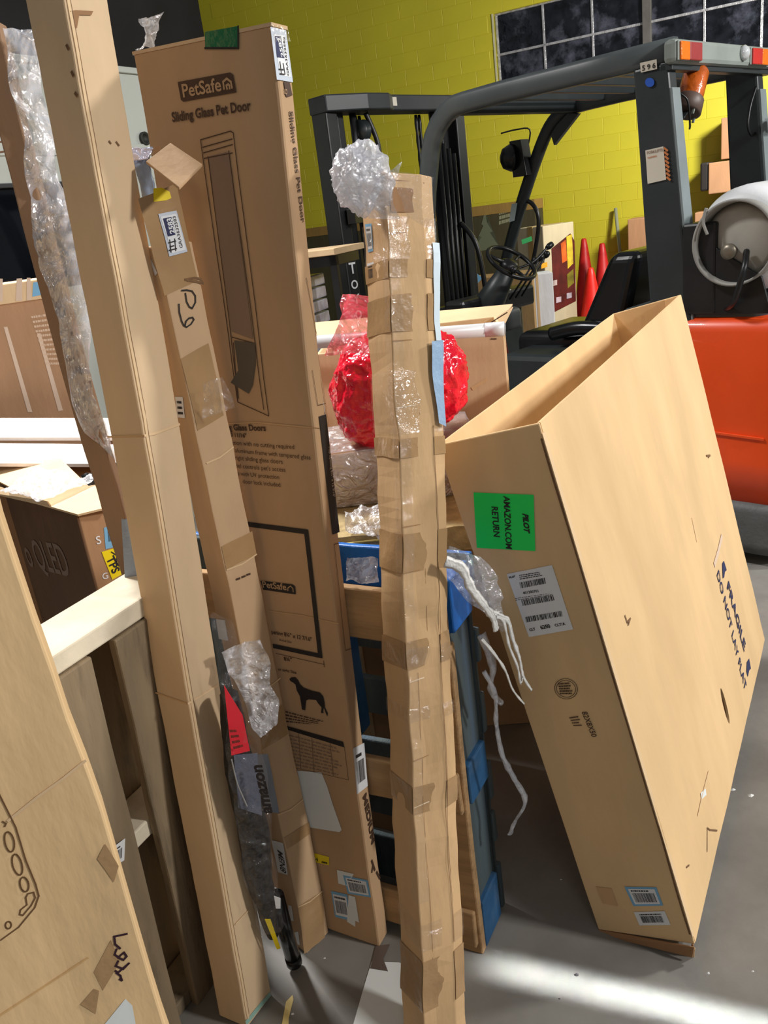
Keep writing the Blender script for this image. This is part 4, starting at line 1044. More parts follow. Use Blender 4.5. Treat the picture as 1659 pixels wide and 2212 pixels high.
tube('cord', smoothpath([(-0.2, -0.006, .05), (-.08, -0.008, .044), (0.02, -0.008, 0.046), (.12, -0.006, .042)]), 0.003, mat('yellow_cord', (196, 176, 96), 0.5), ob, k=6)
o = crumple_sheet('crumpled_film', [atY(738, 1155, 1.74), atY(822, 1162, 1.74), atY(822, 1092, 1.86), atY(745, 1108, 1.86)], 26, 26, 0.016, 20, FILM2, seed=31)
tag(o, 'crumpled milky film piled on the rough board', 'plastic film')
wx = root('wrapped_carton', atZ(740, 1110, 0.93), 'brown carton in stretch film under the red plastic bundle', 'carton', Matrix.Rotation(-0.06, 3, 'Z'))
z0 = 0.93
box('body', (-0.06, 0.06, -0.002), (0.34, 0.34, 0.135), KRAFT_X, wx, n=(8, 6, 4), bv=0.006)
wi2 = MW[wx.name].inverted()
crumple_sheet('stretch_film', [(-0.07, 0.048, 0.0), (0.34, 0.048, 0.0), (0.34, 0.05, 0.14), (-0.07, 0.05, 0.14)], 40, 20, 0.006, 12, FILM, wx, seed=33)
crumple_sheet('stretch_film', [(-0.07, 0.05, 0.142), (0.34, 0.05, 0.142), (0.34, 0.33, 0.142), (-0.07, 0.33, 0.142)], 30, 20, 0.004, 12, FILM, wx, seed=34)
# red plastic bundle
RED = mat('red_film', (240, 16, 48), 0.12, noise_amt=0.3, scale=6, bump=1.0, bscale=34, coat=0.4)
PINK = film('pink_film', (250, 90, 110), 0.75, 0.2, 0.1, 1.0, 24)
rb = root('red_bundle', atY(858, 968, 2.02), 'bundle wrapped in shiny crumpled red plastic film, behind the crushed slim box', 'bundle')
ri = MW[rb.name].inverted()
def red_shape():
    bm = bmesh.new(); bmesh.ops.create_icosphere(bm, subdivisions=6, radius=1)
    ctr = ri @ atY(862, 828, 2.02)
    for v in bm.verts:
        d = v.co.copy()
        k = 1+0.10*(ridged(d*0.6, 1.6, 3)-1.2)+0.038*(ridged(d, 3.0, 5)-1.2)+0.012*(ridged(d, 9.0, 6)-1.2)
        x = math.copysign(abs(d.x)**0.75, d.x)*0.166; z = math.copysign(abs(d.z)**0.85, d.z)*0.136; y = d.y*0.13
        # heavier lower left, flatter top right
        z -= 0.02*(1-d.x)*max(0, -d.z); x += 0.01*d.z
        v.co = ctr+Vector((x, y, z))*k
    for f in bm.faces: f.smooth = True
    me = bpy.data.meshes.new('film_body'); bm.to_mesh(me); bm.free(); return link('film_body', me, rb, RED)
red_shape()
rwp = [((700, 770), (800, 760)), ((725, 715), (805, 715)), ((745, 680), (808, 685)), ((735, 655), (806, 660)), ((738, 632), (800, 638))]
crumple_sheet('gathered_neck', [(ri @ atY(a[0], a[1], 1.90), ri @ atY(b[0], b[1], 1.90)) for a, b in rwp], 24, 50, 0.014, 22, PINK, rb, seed=41)
# open carton behind
hs_ = atY(1088, 880, 2.3)
oc = root('open_flap_carton', (atY(1088, 712, 2.28).x, 2.28, 0), 'open carton with raised flaps behind the red bundle, white tube across it', 'carton', Matrix.Rotation(-0.10, 3, 'Z'))
oi = MW[oc.name].inverted()
zt = 1.262
zc = 0.0
box('front_wall', (-0.52, -0.004, 0), (0.0, 0.004, zt), KRAFT_L, oc); box('side_wall', (-0.004, 0.0, 0), (0.004, 0.36, zt), KRAFT_L, oc)
box('side_wall', (-0.524, 0.0, 0), (-0.516, 0.36, zt), KRAFT_L, oc); box('back_wall', (-0.52, 0.356, 0), (0.0, 0.364, zt), KRAFT_L, oc)
box('bottom', (-0.52, 0, 0.8), (0, 0.36, 0.808), KRAFT_L, oc)
def ocp(px, py, Y): return oi @ atY(px, py, Y)
sheet('raised_flap', [ocp(1072, 712, 2.66), ocp(660, 745, 2.60), ocp(680, 700, 2.74), ocp(1107, 660, 2.80)], 0.006, KRAFT_L, oc)
sheet('side_flap', [ocp(1088, 712, 2.29), ocp(1082, 716, 2.62), ocp(1108, 662, 2.78), ocp(1040, 716, 2.42)], 0.004, KRAFT_L, oc)
hf = Face(oc, (-0.52, -0.004, 0), (1, 0, 0), (0, 0, 1))
rows(hf, [(1060, 735), (1075, 735), (1075, 722), (1060, 722)], oc, 2, 3, INK_B)
lines('small_print', Face(oc, (-0.52, -0.0045, 0), (1, 0, 0), (0, 0, 1)), [[(1055, 700), (1095, 675)]], 0.003, INK_B)
lines('tape_scuff', hf, [[(1022, 838), (1050, 820)]], 0.01, KRAFT_B)
t0 = atY(700, 738, 2.235); t1 = atY(1090, 710, 2.14)
tw = root('white_tube', t0, 'white plastic tube lying across the open carton behind the red bundle', 'tube')
dt = (t1-t0)
tube('pipe', [dt*0-dt*0.15, dt*1.0], 0.0175, mat('pvc_white', (222, 224, 226), 0.35), tw, k=24)
dn = dt.normalized(); lathe('end_cap', [(0.0145, 0), (0.0145, 0.002)], mat('pvc_shade', (180, 184, 188), 0.5), tw, axis=dn, loc=dt+dn*0.0004, k=24)
lathe('end_rim', [(0.0185, -0.05), (0.0185, 0.0)], MATS['pvc_white'], tw, axis=dn, loc=dt, k=24)

# ================================================================ black bundle between the tall box and the slim box
BFAB = mat('black_fabric', (20, 20, 22), 0.5, noise_amt=0.4, scale=12, bump=0.6, bscale=40)
b0 = atZ(640, 2082, 0.012)
kb = root('black_bundle', b0, 'black folded item in a clear bag with red tag, between the slim boxes', 'bundle')
ki = MW[kb.name].inverted()
def kp(px, py, Y=1.42): return ki @ atY(px, py, Y)
k_path = [(495, 1500), (515, 1640), (548, 1800), (560, 1900), (585, 1970)]
tube('folded_body', smoothpath([kp(x, y, Y) for (x, y), Y in zip(k_path, (1.36, 1.37, 1.38, 1.39, 1.40))], 8), [0.018+0.014*math.sin(i/32*math.pi)+0.004*noise.noise(Vector((i*.4, 1, 1))) for i in range(33)], BFAB, kb, k=14)
tube('folded_body', smoothpath([kp(540, 1700, 1.36), kp(560, 1850, 1.37), kp(575, 1960, 1.38), kp(590, 2020, 1.39)], 8), [0.012+0.009*math.sin(i/24*math.pi) for i in range(25)], BFAB, kb, k=14)
e_ = kp(596, 1935, 1.40); f_ = ki @ atZ(636, 2080, 0.016)
tube('foot_pole', [e_, f_], 0.0175, mat('gloss_black', (14, 16, 20), 0.2), kb, k=20)
lathe('pole_cap', [(0.013, 0), (0.0185, 0.004), (0.0185, 0.03)], mat('cap_black', (12, 12, 14), 0.35), kb, axis=(e_-f_), loc=f_-(e_-f_).normalized()*0.002, k=20)
strapY = sheet('yellow_label', [kp(572, 1985, 1.36), kp(584, 1985, 1.36), kp(606, 2048, 1.37), kp(598, 2050, 1.37)], 0.001, YEL, kb)
strapY['label'] = 'yellow label strip'
hw = sheet('white_label', [kp(592, 1935, 1.36), kp(606, 1940, 1.36), kp(606, 1962, 1.36), kp(596, 1962, 1.36)], 0.001, WHITE, kb)
rt_ = sheet('red_tag', [kp(500, 1632, 1.33), kp(540, 1622, 1.34), kp(524, 1545, 1.34), kp(484, 1480, 1.33)], 0.0015, mat('red_tag', (226, 44, 58), 0.5), kb); rt_['label'] = 'bright red paper tag'
kf = Face(kb, kp(510, 1600, 1.325), (kp(540, 1600, 1.325)-kp(510, 1600, 1.325)), Vector((0, 0, 1)))
rows(kf, [(502, 1622), (526, 1612), (518, 1570), (500, 1572)], rt_, 4, 3, INK_B)
gpm = sheet('poly_mailer', [kp(515, 1745, 1.335), kp(566, 1762, 1.35), kp(556, 1628, 1.35), kp(505, 1632, 1.33)], 0.002, mat('grey_poly', (96, 100, 116), 0.35, noise_amt=0.1, bump=0.4), kb)
gpm['label'] = 'grey plastic mailer reading amazon upwards'
text('writing', kf, 'amazon', (560, 1752), (556, 1645), INK, gpm, off=0.004, bold=0.04, tall=0.85)
tube('wire', smoothpath([kp(500, 1640, 1.33), (kp(512, 1690, 1.33)), kp(524, 1720, 1.33), kp(534, 1742, 1.33)]), 0.0015, mat('wire_grey', (150, 150, 150), 0.3), kb, k=6)
rwp = [((560, 2030), (620, 2000)), ((545, 1960), (600, 1920)), ((520, 1860), (590, 1840)), ((505, 1760), (585, 1740)), ((490, 1600), (560, 1590)), ((455, 1330), (500, 1340))]
crumple_sheet('clear_bag', [(kp(a[0], a[1], 1.335), kp(b[0], b[1], 1.35)) for a, b in rwp], 24, 80, 0.010, 24, WRAPB, kb, seed=51)

# grey mailer between the tall box and the slim box near their tops
ma = root('grey_mailer', atY(340, 470, 1.50), 'grey blue poly mailer with silver mouth tucked beside the slim box top', 'mailer')
mi_ = MW[ma.name].inverted()
rwp = [((310, 468), (340, 470)), ((300, 400), (330, 410)), ((285, 345), (320, 350)), ((280, 322), (331, 318))]
MPOLY = mat('mailer_poly', (140, 156, 180), 0.3, noise_amt=0.08, bump=0.6, bscale=20)
vs, fs = [], []
o = crumple_sheet('pouch', [(mi_ @ atY(a[0], a[1], 1.515), mi_ @ atY(b[0], b[1], 1.515)) for a, b in rwp], 14, 40, 0.006, 16, MPOLY, ma, seed=61)
md = o.modifiers.new('solid', 'SOLIDIFY'); md.thickness = 0.004
rwp = [((283, 352), (318, 344)), ((276, 322), (331, 318))]
o = crumple_sheet('silver_mouth', [(mi_ @ atY(a[0], a[1], 1.505), mi_ @ atY(b[0], b[1], 1.505)) for a, b in rwp], 14, 14, 0.008, 22, mat('silver_film', (226, 222, 240), 0.15, metal=0.4, bump=0.5), ma, seed=62)
md = o.modifiers.new('solid', 'SOLIDIFY'); md.thickness = 0.002
# grey poly strip beside the opened brown carton
o = sheet('poly_sheet', [atY(272, 1290, 1.50), atY(300, 1290, 1.50), atY(288, 1122, 1.52), atY(262, 1122, 1.52)], 0.003, mat('poly_strip', (136, 150, 172), 0.35, bump=0.4))
tag(o, 'grey blue plastic strip hanging behind the tall slim box beside the barcode label', 'plastic strip')

# ================================================================ things on the floor
def floor_poly(name, pts, m, th=0.0015, z=0.0):
    P = [atZ(x, y, z) for x, y in pts]; bm = bmesh.new()
    a = [bm.verts.new((p.x, p.y, z)) for p in P]; f = bm.faces.new(a); f.normal_update()
    if f.normal.z < 0: f.normal_flip()
    r_ = bmesh.ops.extrude_face_region(bm, geom=[f])
    for v in [g for g in r_['geom'] if isinstance(g, bmesh.types.BMVert)]: v.co.z += th
    bmesh.ops.recalc_face_normals(bm, faces=bm.faces)
    me = bpy.data.meshes.new(name); bm.to_mesh(me); bm.free(); return link(name, me, None, m)
o = floor_poly('paper_sheet', [(730, 2330), (790, 2120), (803, 2078), (862, 2080), (930, 2105), (960, 2330)], PAPER); tag(o, 'flat white board sheet on the floor under the crushed slim box', 'paper')
o = floor_poly('tape_piece', [(800, 2092), (838, 2098), (828, 2072), (842, 2040), (812, 2044)], mat('dark_tape_piece', (96, 84, 78), 0.3), 0.001, 0.002)
tag(o, 'piece of dull brown tape on the white sheet by the pet door carton', 'tape')
o = floor_poly('cardboard_strip', [(606, 2230), (618, 2165), (632, 2150), (634, 2160), (624, 2200), (622, 2240)], mat('straw_yellow', (232, 210, 140), 0.6)); tag(o, 'pale yellow torn strip on the floor at the bottom edge', 'paper strip')
rng = random.Random(3)
CH_ = mat('white_chip', (220, 222, 220), 0.6)
for i, (x, y, r_) in enumerate([(632, 2190, 3), (701, 2070, 2), (1583, 1706, 5), (1622, 1718, 6), (1578, 1692, 3), (1245, 2105, 4), (1208, 2157, 2), (1212, 1900, 2), (1626, 2098, 2), (1530, 2102, 3)]):
    p = atZ(x, y, 0.0); R_ = r_*0.0011
    bm = bmesh.new(); n = 7
    a = [bm.verts.new((R_*1.4*math.cos(2*math.pi*k/n)*rng.uniform(.6, 1.2), R_*math.sin(2*math.pi*k/n)*rng.uniform(.6, 1.2), 0)) for k in range(n)]
    t = bm.verts.new((0, 0, R_*0.7))
    bm.faces.new(a[::-1])
    for k in range(n): bm.faces.new((a[k], a[(k+1) % n], t))
    me = bpy.data.meshes.new('litter_chip'); bm.to_mesh(me); bm.free()
    dark = i in (5, 6)
    o = link('litter_chip', me, None, mat('dark_chip', (50, 48, 48), 0.7) if dark else CH_, loc=(p.x, p.y, 0.0))
    L_ = ['small white crumb on the floor beside the pale yellow strip', 'tiny white crumb on the floor below the slim box end', 'white crumb on the floor right of the leaning carton edge',
          'largest white crumb on the floor at the right edge', 'white crumb touching the lower right edge of the leaning carton', 'dark pebble on the bright streak of floor', 'tiny dark pebble on the lower side of the bright streak',
          'tiny crumb in the shade left of the leaning carton', 'tiny white crumb near the lower right corner of the floor', 'white crumb on the floor below the leaning carton bottom flap'][i]
    tag(o, L_, 'litter', 'litter on the floor')

# ================================================================ forklift
FY = 0.75
fo = root('forklift', (1.33, 3.54, 0), 'grey and orange counterbalance forklift numbered 596 with black mast, facing left', 'forklift', Matrix.Rotation(FY, 3, 'Z'))
# local: x across (near side 0 -> far side 1.05), y forward, z up
GREY = mat('forklift_grey', (74, 80, 82), 0.42, noise_amt=0.12, scale=5, dirt=(112, 112, 104), dirt_amt=0.3, dirt_scale=3)
GREYD = mat('forklift_dark', (40, 46, 48), 0.4, noise_amt=0.15, scale=5, dirt=(84, 84, 80), dirt_amt=0.2)
GREYL = mat('forklift_dusty', (132, 140, 134), 0.6, noise_amt=0.12, scale=8, dirt=(90, 92, 88), dirt_amt=0.4)
ORA = mat('forklift_orange', (236, 78, 24), 0.38, noise_amt=0.08, scale=4, dirt=(150, 60, 30), dirt_amt=0.3, coat=0.2)
MBLK = mat('mast_black', (20, 21, 23), 0.4, noise_amt=0.3, scale=8, dirt=(52, 52, 52), dirt_amt=0.3)
CHROME = mat('rod_steel', (110, 112, 116), 0.3, metal=0.9)
RUB = mat('tyre', (20, 20, 20), 0.7, noise_amt=0.2, bump=0.3)
SEATM = mat('seat_vinyl', (16, 17, 20), 0.25, noise_amt=0.2)
W = 1.05; ZG = 2.06
sq = lambda a, b, r=0.012: [(-a/2+r, -b/2), (a/2-r, -b/2), (a/2, -b/2+r), (a/2, b/2-r), (a/2-r, b/2), (-a/2+r, b/2), (-a/2, b/2-r), (-a/2, -b/2+r)]
def rail(x):
    P = [(x, -0.02, ZG), (x, 0.4, ZG), (x, 0.8, ZG), (x, 1.02, ZG-0.005)]
    for t in (15, 30, 45, 60, 75): P.append((x, 1.02+0.26*math.sin(math.radians(t)), ZG-0.26*(1-math.cos(math.radians(t)))))
    P += [(x, 1.32, ZG-0.38), (x, 1.36, ZG-0.60)]
    return P
for x in (0.0, W): tube('roof_rail', rail(x) if x == 0 else rail(x)[:5], 0, GREY, fo, prof=[(-.022, -.045), (.022, -.045), (.03, -.025), (.03, .025), (.018, .045), (-.018, .045), (-.03, .025), (-.03, -.025)])
# front pillars (bent toward the cowl)
def leg(x):
    P = smoothpath([(x, 1.14, ZG-0.02), (x, 1.25, 1.96), (x, 1.36, 1.79), (x, 1.49, 1.54), (x, 1.61, 1.27), (x, 1.68, 1.05), (x, 1.70, 0.55)], 5)
    return P
tube('front_pillar', leg(W-0.02), 0, GREYD, fo, prof=sq(0.07, 0.05), up=Vector((1, 0, 0)))
tube('front_pillar', [(0.0, 1.35, ZG-0.55), (0.0, 1.42, 1.25), (0.0, 1.50, 0.55)], 0, GREYD, fo, prof=sq(0.05, 0.07))
hexa('pillar_gusset', [(W-.03, 1.05, ZG-.06), (W, 1.05, ZG-.06), (W, 1.22, ZG-.2), (W-.03, 1.22, ZG-.2), (W-.03, 1.22, ZG-.02), (W, 1.22, ZG-.02), (W, 1.25, ZG-.1), (W-.03, 1.25, ZG-.1)], GREYD, fo)
# cross slats of the roof
for i in range(6):
    y = 0.16+0.18*i; box('roof_slat', (0.03, y, ZG-0.02), (W-0.03, y+0.03, ZG+0.02), GREYD, fo)
box('roof_front', (0.0, 1.06, ZG-0.05), (W, 1.12, ZG), GREYD, fo)
# rear cross bar with lamps
box('rear_bar', (-0.05, -0.045, ZG-0.05), (0.98, 0.01, ZG+0.035), GREYL, fo, bv=0.018)
box('bar_underside', (-0.03, -0.02, ZG-0.07), (0.96, 0.03, ZG-0.04), GREYD, fo)
OL = mat('amber_lens', (250, 120, 20), 0.25, noise_amt=0.1, bump=0.3, bscale=80, coat=0.4); RL = mat('red_lens', (196, 46, 40), 0.3, noise_amt=0.1, coat=0.3)
RL2 = mat('dull_red_lens', (150, 52, 52), 0.4, noise_amt=0.15)
for x0, x1, m1, m2, lab in ((-0.03, 0.15, OL, RL2, 'near tail lamp'), (0.64, 0.82, RL, OL, 'far tail lamp')):
    lp = box('tail_lamp', (x0-0.01, -0.050, ZG-0.043), (x1+0.01, -0.044, ZG+0.025), GREYL, fo)
    xm = x0+(0.075 if m1 is OL else 0.10)
    box('lens', (x0, -0.058, ZG-0.042), (xm, -0.049, ZG+0.022), m1, lp, bv=0.004); box('lens', (xm, -0.058, ZG-0.042), (x1, -0.049, ZG+0.022), m2, lp, bv=0.004)
lathe('camera_dome', [(0.03, 0), (0.03, 0.01), (0.02, 0.022), (0.006, 0.028)], mat('dome_clear', (220, 224, 226), 0.1, metal=0.3), fo, axis=(0, -1, 0), loc=(0.56, -0.046, ZG-0.0))
# rear posts (leaning slightly)
def post(x, face_m):
    s = -1 if x < 0.5 else 1
    P = [(x-.06, -.10, 0.98), (x+.03, -.10, 0.98), (x+.03, 0.08, 0.98), (x-.06, 0.08, 0.98), (x-.06, 0.0, ZG-.04), (x+.01, 0.0, ZG-.04), (x+.01, 0.145, ZG-.04), (x-.06, 0.145, ZG-.04)]
    return hexa('rear_post', P, face_m, fo, 0.01)
XR = 0.88
p1 = post(0.03, GREYD); p2 = post(XR, GREYD)
for x in (0.03, XR):
    P = [(x-.055, -.108, 1.0), (x+.03, -.108, 1.0), (x+.03, -.098, 1.0), (x-.055, -.098, 1.0), (x-.055, -.018, ZG-.13), (x+.01, -.018, ZG-.13), (x+.01, -.006, ZG-.13), (x-.055, -.006, ZG-.13)]
    hexa('post_facing', P, mat('facing_grey', (122, 132, 134), 0.5, noise_amt=0.1), fo, 0.002)
nf = Face(fo, (-0.022, 1.2, 0), (0, -1, 0), (0, 0, 1))
nf = Face(fo, (-0.031, 1.2, 0), (0, -1, 0), (0, 0, 1))
PLW = mat('plate_cream', (214, 206, 190), 0.5)
pl = lbl('number_plate', nf, [(1386, 157), (1421, 149), (1420, 128), (1384, 136)], PLW, off=0.006, nu=1, nv=1, label='cream number plate reading 596'); text('writing', nf, '5 9 6', (1389, 153), (1418, 146), INK, pl, off=0.008, bold=0.02, tall=0.9)
poly('blue_dot', nf, oval(1405, 178, 10, 10, 0, 24)[:-1], mat('dot_blue', (24, 84, 186), 0.5), off=0.006)
nf2 = Face(fo, (-0.0312, 1.2, 0), (0, -1, 0), (0, 0, 1))
wl_ = lbl('warning_label', nf2, [(1400, 397), (1440, 388), (1434, 316), (1395, 325)], PLW, off=0.004, nu=1, nv=1, label='cream instruction label')
text('writing', nf2, 'FORKLIFTS', (1399, 333), (1433, 326), INK_G, wl_, off=0.006, bold=0.02); text('writing', nf2, 'WARNING', (1400, 343), (1420, 338), mat('orange_ink', (190, 110, 50), 0.6), wl_, off=0.006, bold=0.03)
rows(nf2, [(1402, 390), (1424, 385), (1432, 345), (1400, 352)], wl_, 7, 8, INK_G)
sf = Face(fo, (0, -0.10, 0), (1, 0, 0), (0, 0, 1))
lines('hazard_stripe', nf2, [[(1437+(y-320)*.09, y), (1443+(y-320)*.09, y+5)] for y in range(320, 388, 9)], 0.008, mat('stripe_orange', (196, 116, 60), 0.6), off=0.007)
# beacon hanging from the bar
BEA = mat('beacon_amber', (186, 88, 26), 0.2, noise_amt=0.25, scale=20, bump=0.3, coat=0.5)
b0_ = Vector(); _m = MW[fo.name].inverted()
bl_ = _m @ atY(1506, 152, 3.72); bax = ((_m @ atY(1482, 242, 3.66))-bl_).normalized()
bb2 = lathe('beacon_lamp', [(0.02, -0.01), (0.045, 0.0), (0.050, 0.01), (0.052, 0.12), (0.052, 0.125)], BEA, fo, axis=bax, loc=bl_, k=28)
lathe('beacon_base', [(0.054, 0.12), (0.058, 0.125), (0.060, 0.18), (0.05, 0.185)], mat('beacon_base', (88, 70, 62), 0.5), fo, axis=bax, loc=bl_, k=28)
for a in range(4):
    q_ = bax.to_track_quat('Z', 'Y').to_matrix() @ Vector((0.045*math.cos(a*1.57+.4), 0.045*math.sin(a*1.57+.4), 0.18)); bar('beacon_prong', bl_+q_, bl_+q_+bax*0.025, 0.012, 0.006, GREYL, fo)
bar('beacon_bracket', bl_+bax*0.17, Vector((0.08, 0.0, 1.82)), 0.03, 0.006, GREYD, fo)
tube('beacon_wire', smoothpath([(0.08, 0.0, ZG-.15), (0.10, -0.02, 1.88), (0.12, -.02, 1.80), (0.16, 0, 1.78)]), 0.004, MBLK, fo, k=6)
tube('cable_loop', smoothpath([(XR-.06, 0, ZG-.12), (XR-.12, 0, ZG-.2), (XR-.14, 0, ZG-.28), (XR-.10, 0, ZG-.32), (XR-.05, 0, ZG-.31)]), 0.006, MBLK, fo, k=6)
# grab handle on the far rear post
hx = XR-.10
tube('grab_handle', smoothpath([(hx+.07, -0.10, 1.80), (hx-.02, -.12, 1.77), (hx-.035, -.13, 1.70), (hx-.01, -.135, 1.55), (hx+.0, -.135, 1.44), (hx+.03, -.13, 1.39), (hx+.09, -.11, 1.38)], 6), 0.017, GREYD, fo, k=10)
for z in (1.80, 1.38): box('handle_foot', (hx+.05, -.125, z-.03), (hx+.12, -.10, z+.03), GREYD, fo, bv=0.008)
# counterweight: orange cover, grey body
def roundbody(name, x0, x1, y0, y1, z0, z1, r, m, top_r=0.05, n=6, taper=0.0):
    pr = []
    for cx, cy, a0 in ((x1-r, y0+r, -90), (x1-r, y1-r*0.2, 0), (x0+r, y1-r*0.2, 90), (x0+r, y0+r, 180)):
        rr = r if a0 in (-90, 180) else r*0.2
        cx = x1-rr if a0 in (-90, 0) else x0+rr
        for i in range(n+1):
            a = math.radians(a0+90*i/n); pr.append((cx+rr*math.cos(a), cy+rr*math.sin(a)))
    cxm, cym = (x0+x1)/2, (y0+y1)/2; vs = []; fs = []
    lv = [(z0, 0.0)]+[(z0+(z1-top_r-z0)*i/4, 0) for i in range(1, 5)]+[(z1-top_r+top_r*math.sin(math.radians(a)), top_r*(1-math.cos(math.radians(a)))) for a in (22, 45, 67, 90)]
    for z, ins in lv:
        tp = taper*(z-z0)/(z1-z0)
        for x, y in pr:
            vs.append(Vector((cxm+(x-cxm)*(1-(ins+tp)/abs(x1-x0)*2), cym+(y-cym)*(1-(ins+tp)/abs(y1-y0)*2), z)))
    k = len(pr)
    for l in range(len(lv)-1):
        for i in range(k): fs.append((l*k+i, l*k+(i+1) % k, (l+1)*k+(i+1) % k, (l+1)*k+i))
    fs.append(tuple(range(k))[::-1]); fs.append(tuple(range((len(lv)-1)*k, len(lv)*k)))
    return link(name, mesh(name, vs, fs, True), fo, m)
roundbody('counterweight', -0.09, W+0.09, -0.55, 0.12, 0.06, 0.28, 0.12, mat('counterweight_grey', (86, 88, 88), 0.6, noise_amt=0.2, scale=6, bump=0.2), 0.04)
for nm, x0, x1 in (('orange_cover', -0.06, 0.13), ('orange_cover', W-0.13, W+0.06)):
    roundbody(nm, x0, x1, -0.50, 0.02, 0.27, 1.05, 0.07, ORA, 0.06, taper=0.01)
bar('cover_seam', (-0.062, -0.42, 0.56), (-0.062, 0.0, 0.58), 0.008, 0.012, ORA, fo)
roundbody('hood_top', -0.01, W+0.01, -0.42, 0.24, 1.00, 1.085, 0.08, GREY, 0.03)
roundbody('centre_grille', 0.12, W-0.12, -0.46, 0.10, 0.27, 1.02, 0.04, GREYD, 0.04)
box('engine_body', (0.02, 0.10, 0.30), (W-0.02, 0.95, 0.86), GREYD, fo, bv=0.03)
box('side_skirt', (-0.01, 0.12, 0.22), (0.03, 0.95, 0.62), GREYD, fo, bv=0.01)
box('front_body', (0.05, 0.95, 0.16), (W-0.05, 1.75, 0.42), GREYD, fo, bv=0.02)
box('floor_plate', (0.02, 0.95, 0.42), (W-0.02, 1.45, 0.44), GREYL, fo, bv=0.005)
box('step', (-0.02, 0.85, 0.25), (0.10, 1.2, 0.28), GREY, fo, bv=0.005)
box('cowl', (0.10, 1.45, 0.40), (W-0.10, 1.62, 1.02), GREYD, fo, bv=0.03)
# seat
roundbody('seat_cushion', 0.28, 0.80, 0.55, 1.02, 0.80, 0.93, 0.06, SEATM, 0.05)
sb_ = [(0.28, 0.40, 0.92), (0.80, 0.40, 0.92), (0.80, 0.66, 0.92), (0.28, 0.66, 0.92), (0.32, 0.32, 1.30), (0.76, 0.32, 1.30), (0.76, 0.48, 1.30), (0.32, 0.48, 1.30)]
bevel(hexa('seat_back', sb_, SEATM, fo, 0), 0.05, 5, 30)
tube('arm_rest', smoothpath([(0.24, 0.42, 0.95), (0.22, 0.6, 0.96), (0.22, 0.76, 0.93)], 6), 0.035, SEATM, fo, k=12)
# steering
sc_ = Vector((0.5, 1.19, 1.27)); ax = Vector((0.02, -0.62, 0.80)).normalized()
tube('steering_column', [(0.5, 1.50, 0.86), (0.5, 1.36, 1.06), sc_-ax*0.05], [0.10, 0.085, 0.05], GREYD, fo, k=16)
Rw = ax.to_track_quat('Z', 'Y').to_matrix()
ring_ = [sc_+Rw @ Vector((0.145*math.cos(2*math.pi*i/40), 0.145*math.sin(2*math.pi*i/40), 0)) for i in range(40)]
sw_ = tube('steering_wheel', ring_, 0.0125, BLACK, fo, k=10, closed=True)
for a in (0.3, 2.4, 4.5): tube('spoke', [sc_-ax*0.02, sc_+Rw @ Vector((0.14*math.cos(a), 0.14*math.sin(a), 0))], [0.014, 0.009], BLACK, sw_, k=8)
lathe('wheel_hub', [(0.05, -0.05), (0.055, -0.01), (0.03, 0.01)], BLACK, sw_, axis=ax, loc=sc_)
lathe('spinner_knob', [(0.006, 0), (0.006, 0.02), (0.018, 0.025), (0.018, 0.045), (0.01, 0.052)], BLACK, sw_, axis=ax, loc=sc_+Rw @ Vector((-0.12, -0.09, 0)))
tube('direction_lever', smoothpath([sc_-ax*0.06, sc_+Vector((0.15, -0.03, -0.02)), sc_+Vector((0.27, -0.06, 0.05))]), 0.007, BLACK, fo, k=8)
lathe('lever_knob', [(0.012, 0), (0.018, 0.02), (0.016, 0.045), (0.008, 0.05)], BLACK, fo, axis=(0.8, -0.2, 0.35), loc=sc_+Vector((0.26, -0.06, 0.045)))
for i, x in enumerate((0.66, 0.72, 0.78)):
    tube('control_lever', [(x, 1.34, 1.05), (x+0.03, 1.18, 1.24+0.01*i)], 0.006, BLACK, fo, k=8)
    lathe('lever_knob', [(0.01, 0), (0.018, 0.012), (0.018, 0.03), (0.01, 0.04)], BLACK, fo, axis=(0.2, -0.5, 0.8), loc=(x+.03, 1.18, 1.24+.01*i))
box('dash', (0.25, 1.36, 0.98), (0.95, 1.50, 1.10), BLACK, fo, bv=0.02)
sheet('blue_white_decal', [(0.60, 1.365, 1.06), (0.72, 1.365, 1.06), (0.72, 1.37, 1.10), (0.60, 1.37, 1.10)], 0.006, WHITE, fo)
# head lamp with bracket on the far pillar, and the grab bar
lathe('head_lamp', [(0.015, -0.06), (0.05, -0.05), (0.072, -0.015), (0.075, 0.012)], BLACK, fo, axis=(0.15, 0.95, -0.1), loc=(W-0.12, 1.58, 1.80), k=28) if False else \
    lathe('head_lamp', [(0.02, 0.075), (0.055, 0.06), (0.075, 0.02), (0.078, 0.0)], BLACK, fo, axis=(-0.55, 0.5, 0.0), loc=(W-0.08, 1.475, 1.83), k=28)
hexa('lamp_bracket', [(W-.10, 1.37, 1.72), (W-.02, 1.37, 1.72), (W-.02, 1.47, 1.72), (W-.10, 1.47, 1.72), (W-.10, 1.40, 1.92), (W-.02, 1.40, 1.92), (W-.02, 1.48, 1.92), (W-.10, 1.48, 1.92)], BLACK, fo)
tube('lamp_guard', smoothpath([(W-.12, 1.52, 1.97), (W-.05, 1.46, 1.98), (W+.0, 1.40, 1.97), (W-.0, 1.42, 1.88)], 4), 0.005, BLACK, fo, k=6)
tube('pillar_grab_bar', smoothpath([(W-.02, 1.50, 1.60), (W-.02, 1.40, 1.56), (W-.02, 1.36, 1.46), (W-.02, 1.40, 1.28), (W-.02, 1.44, 1.18)], 6), 0.013, BLACK, fo, k=10)
pfz = Face(fo, (W-.05, 1.2, 0), (0, -1, 0), (0, 0, 1))
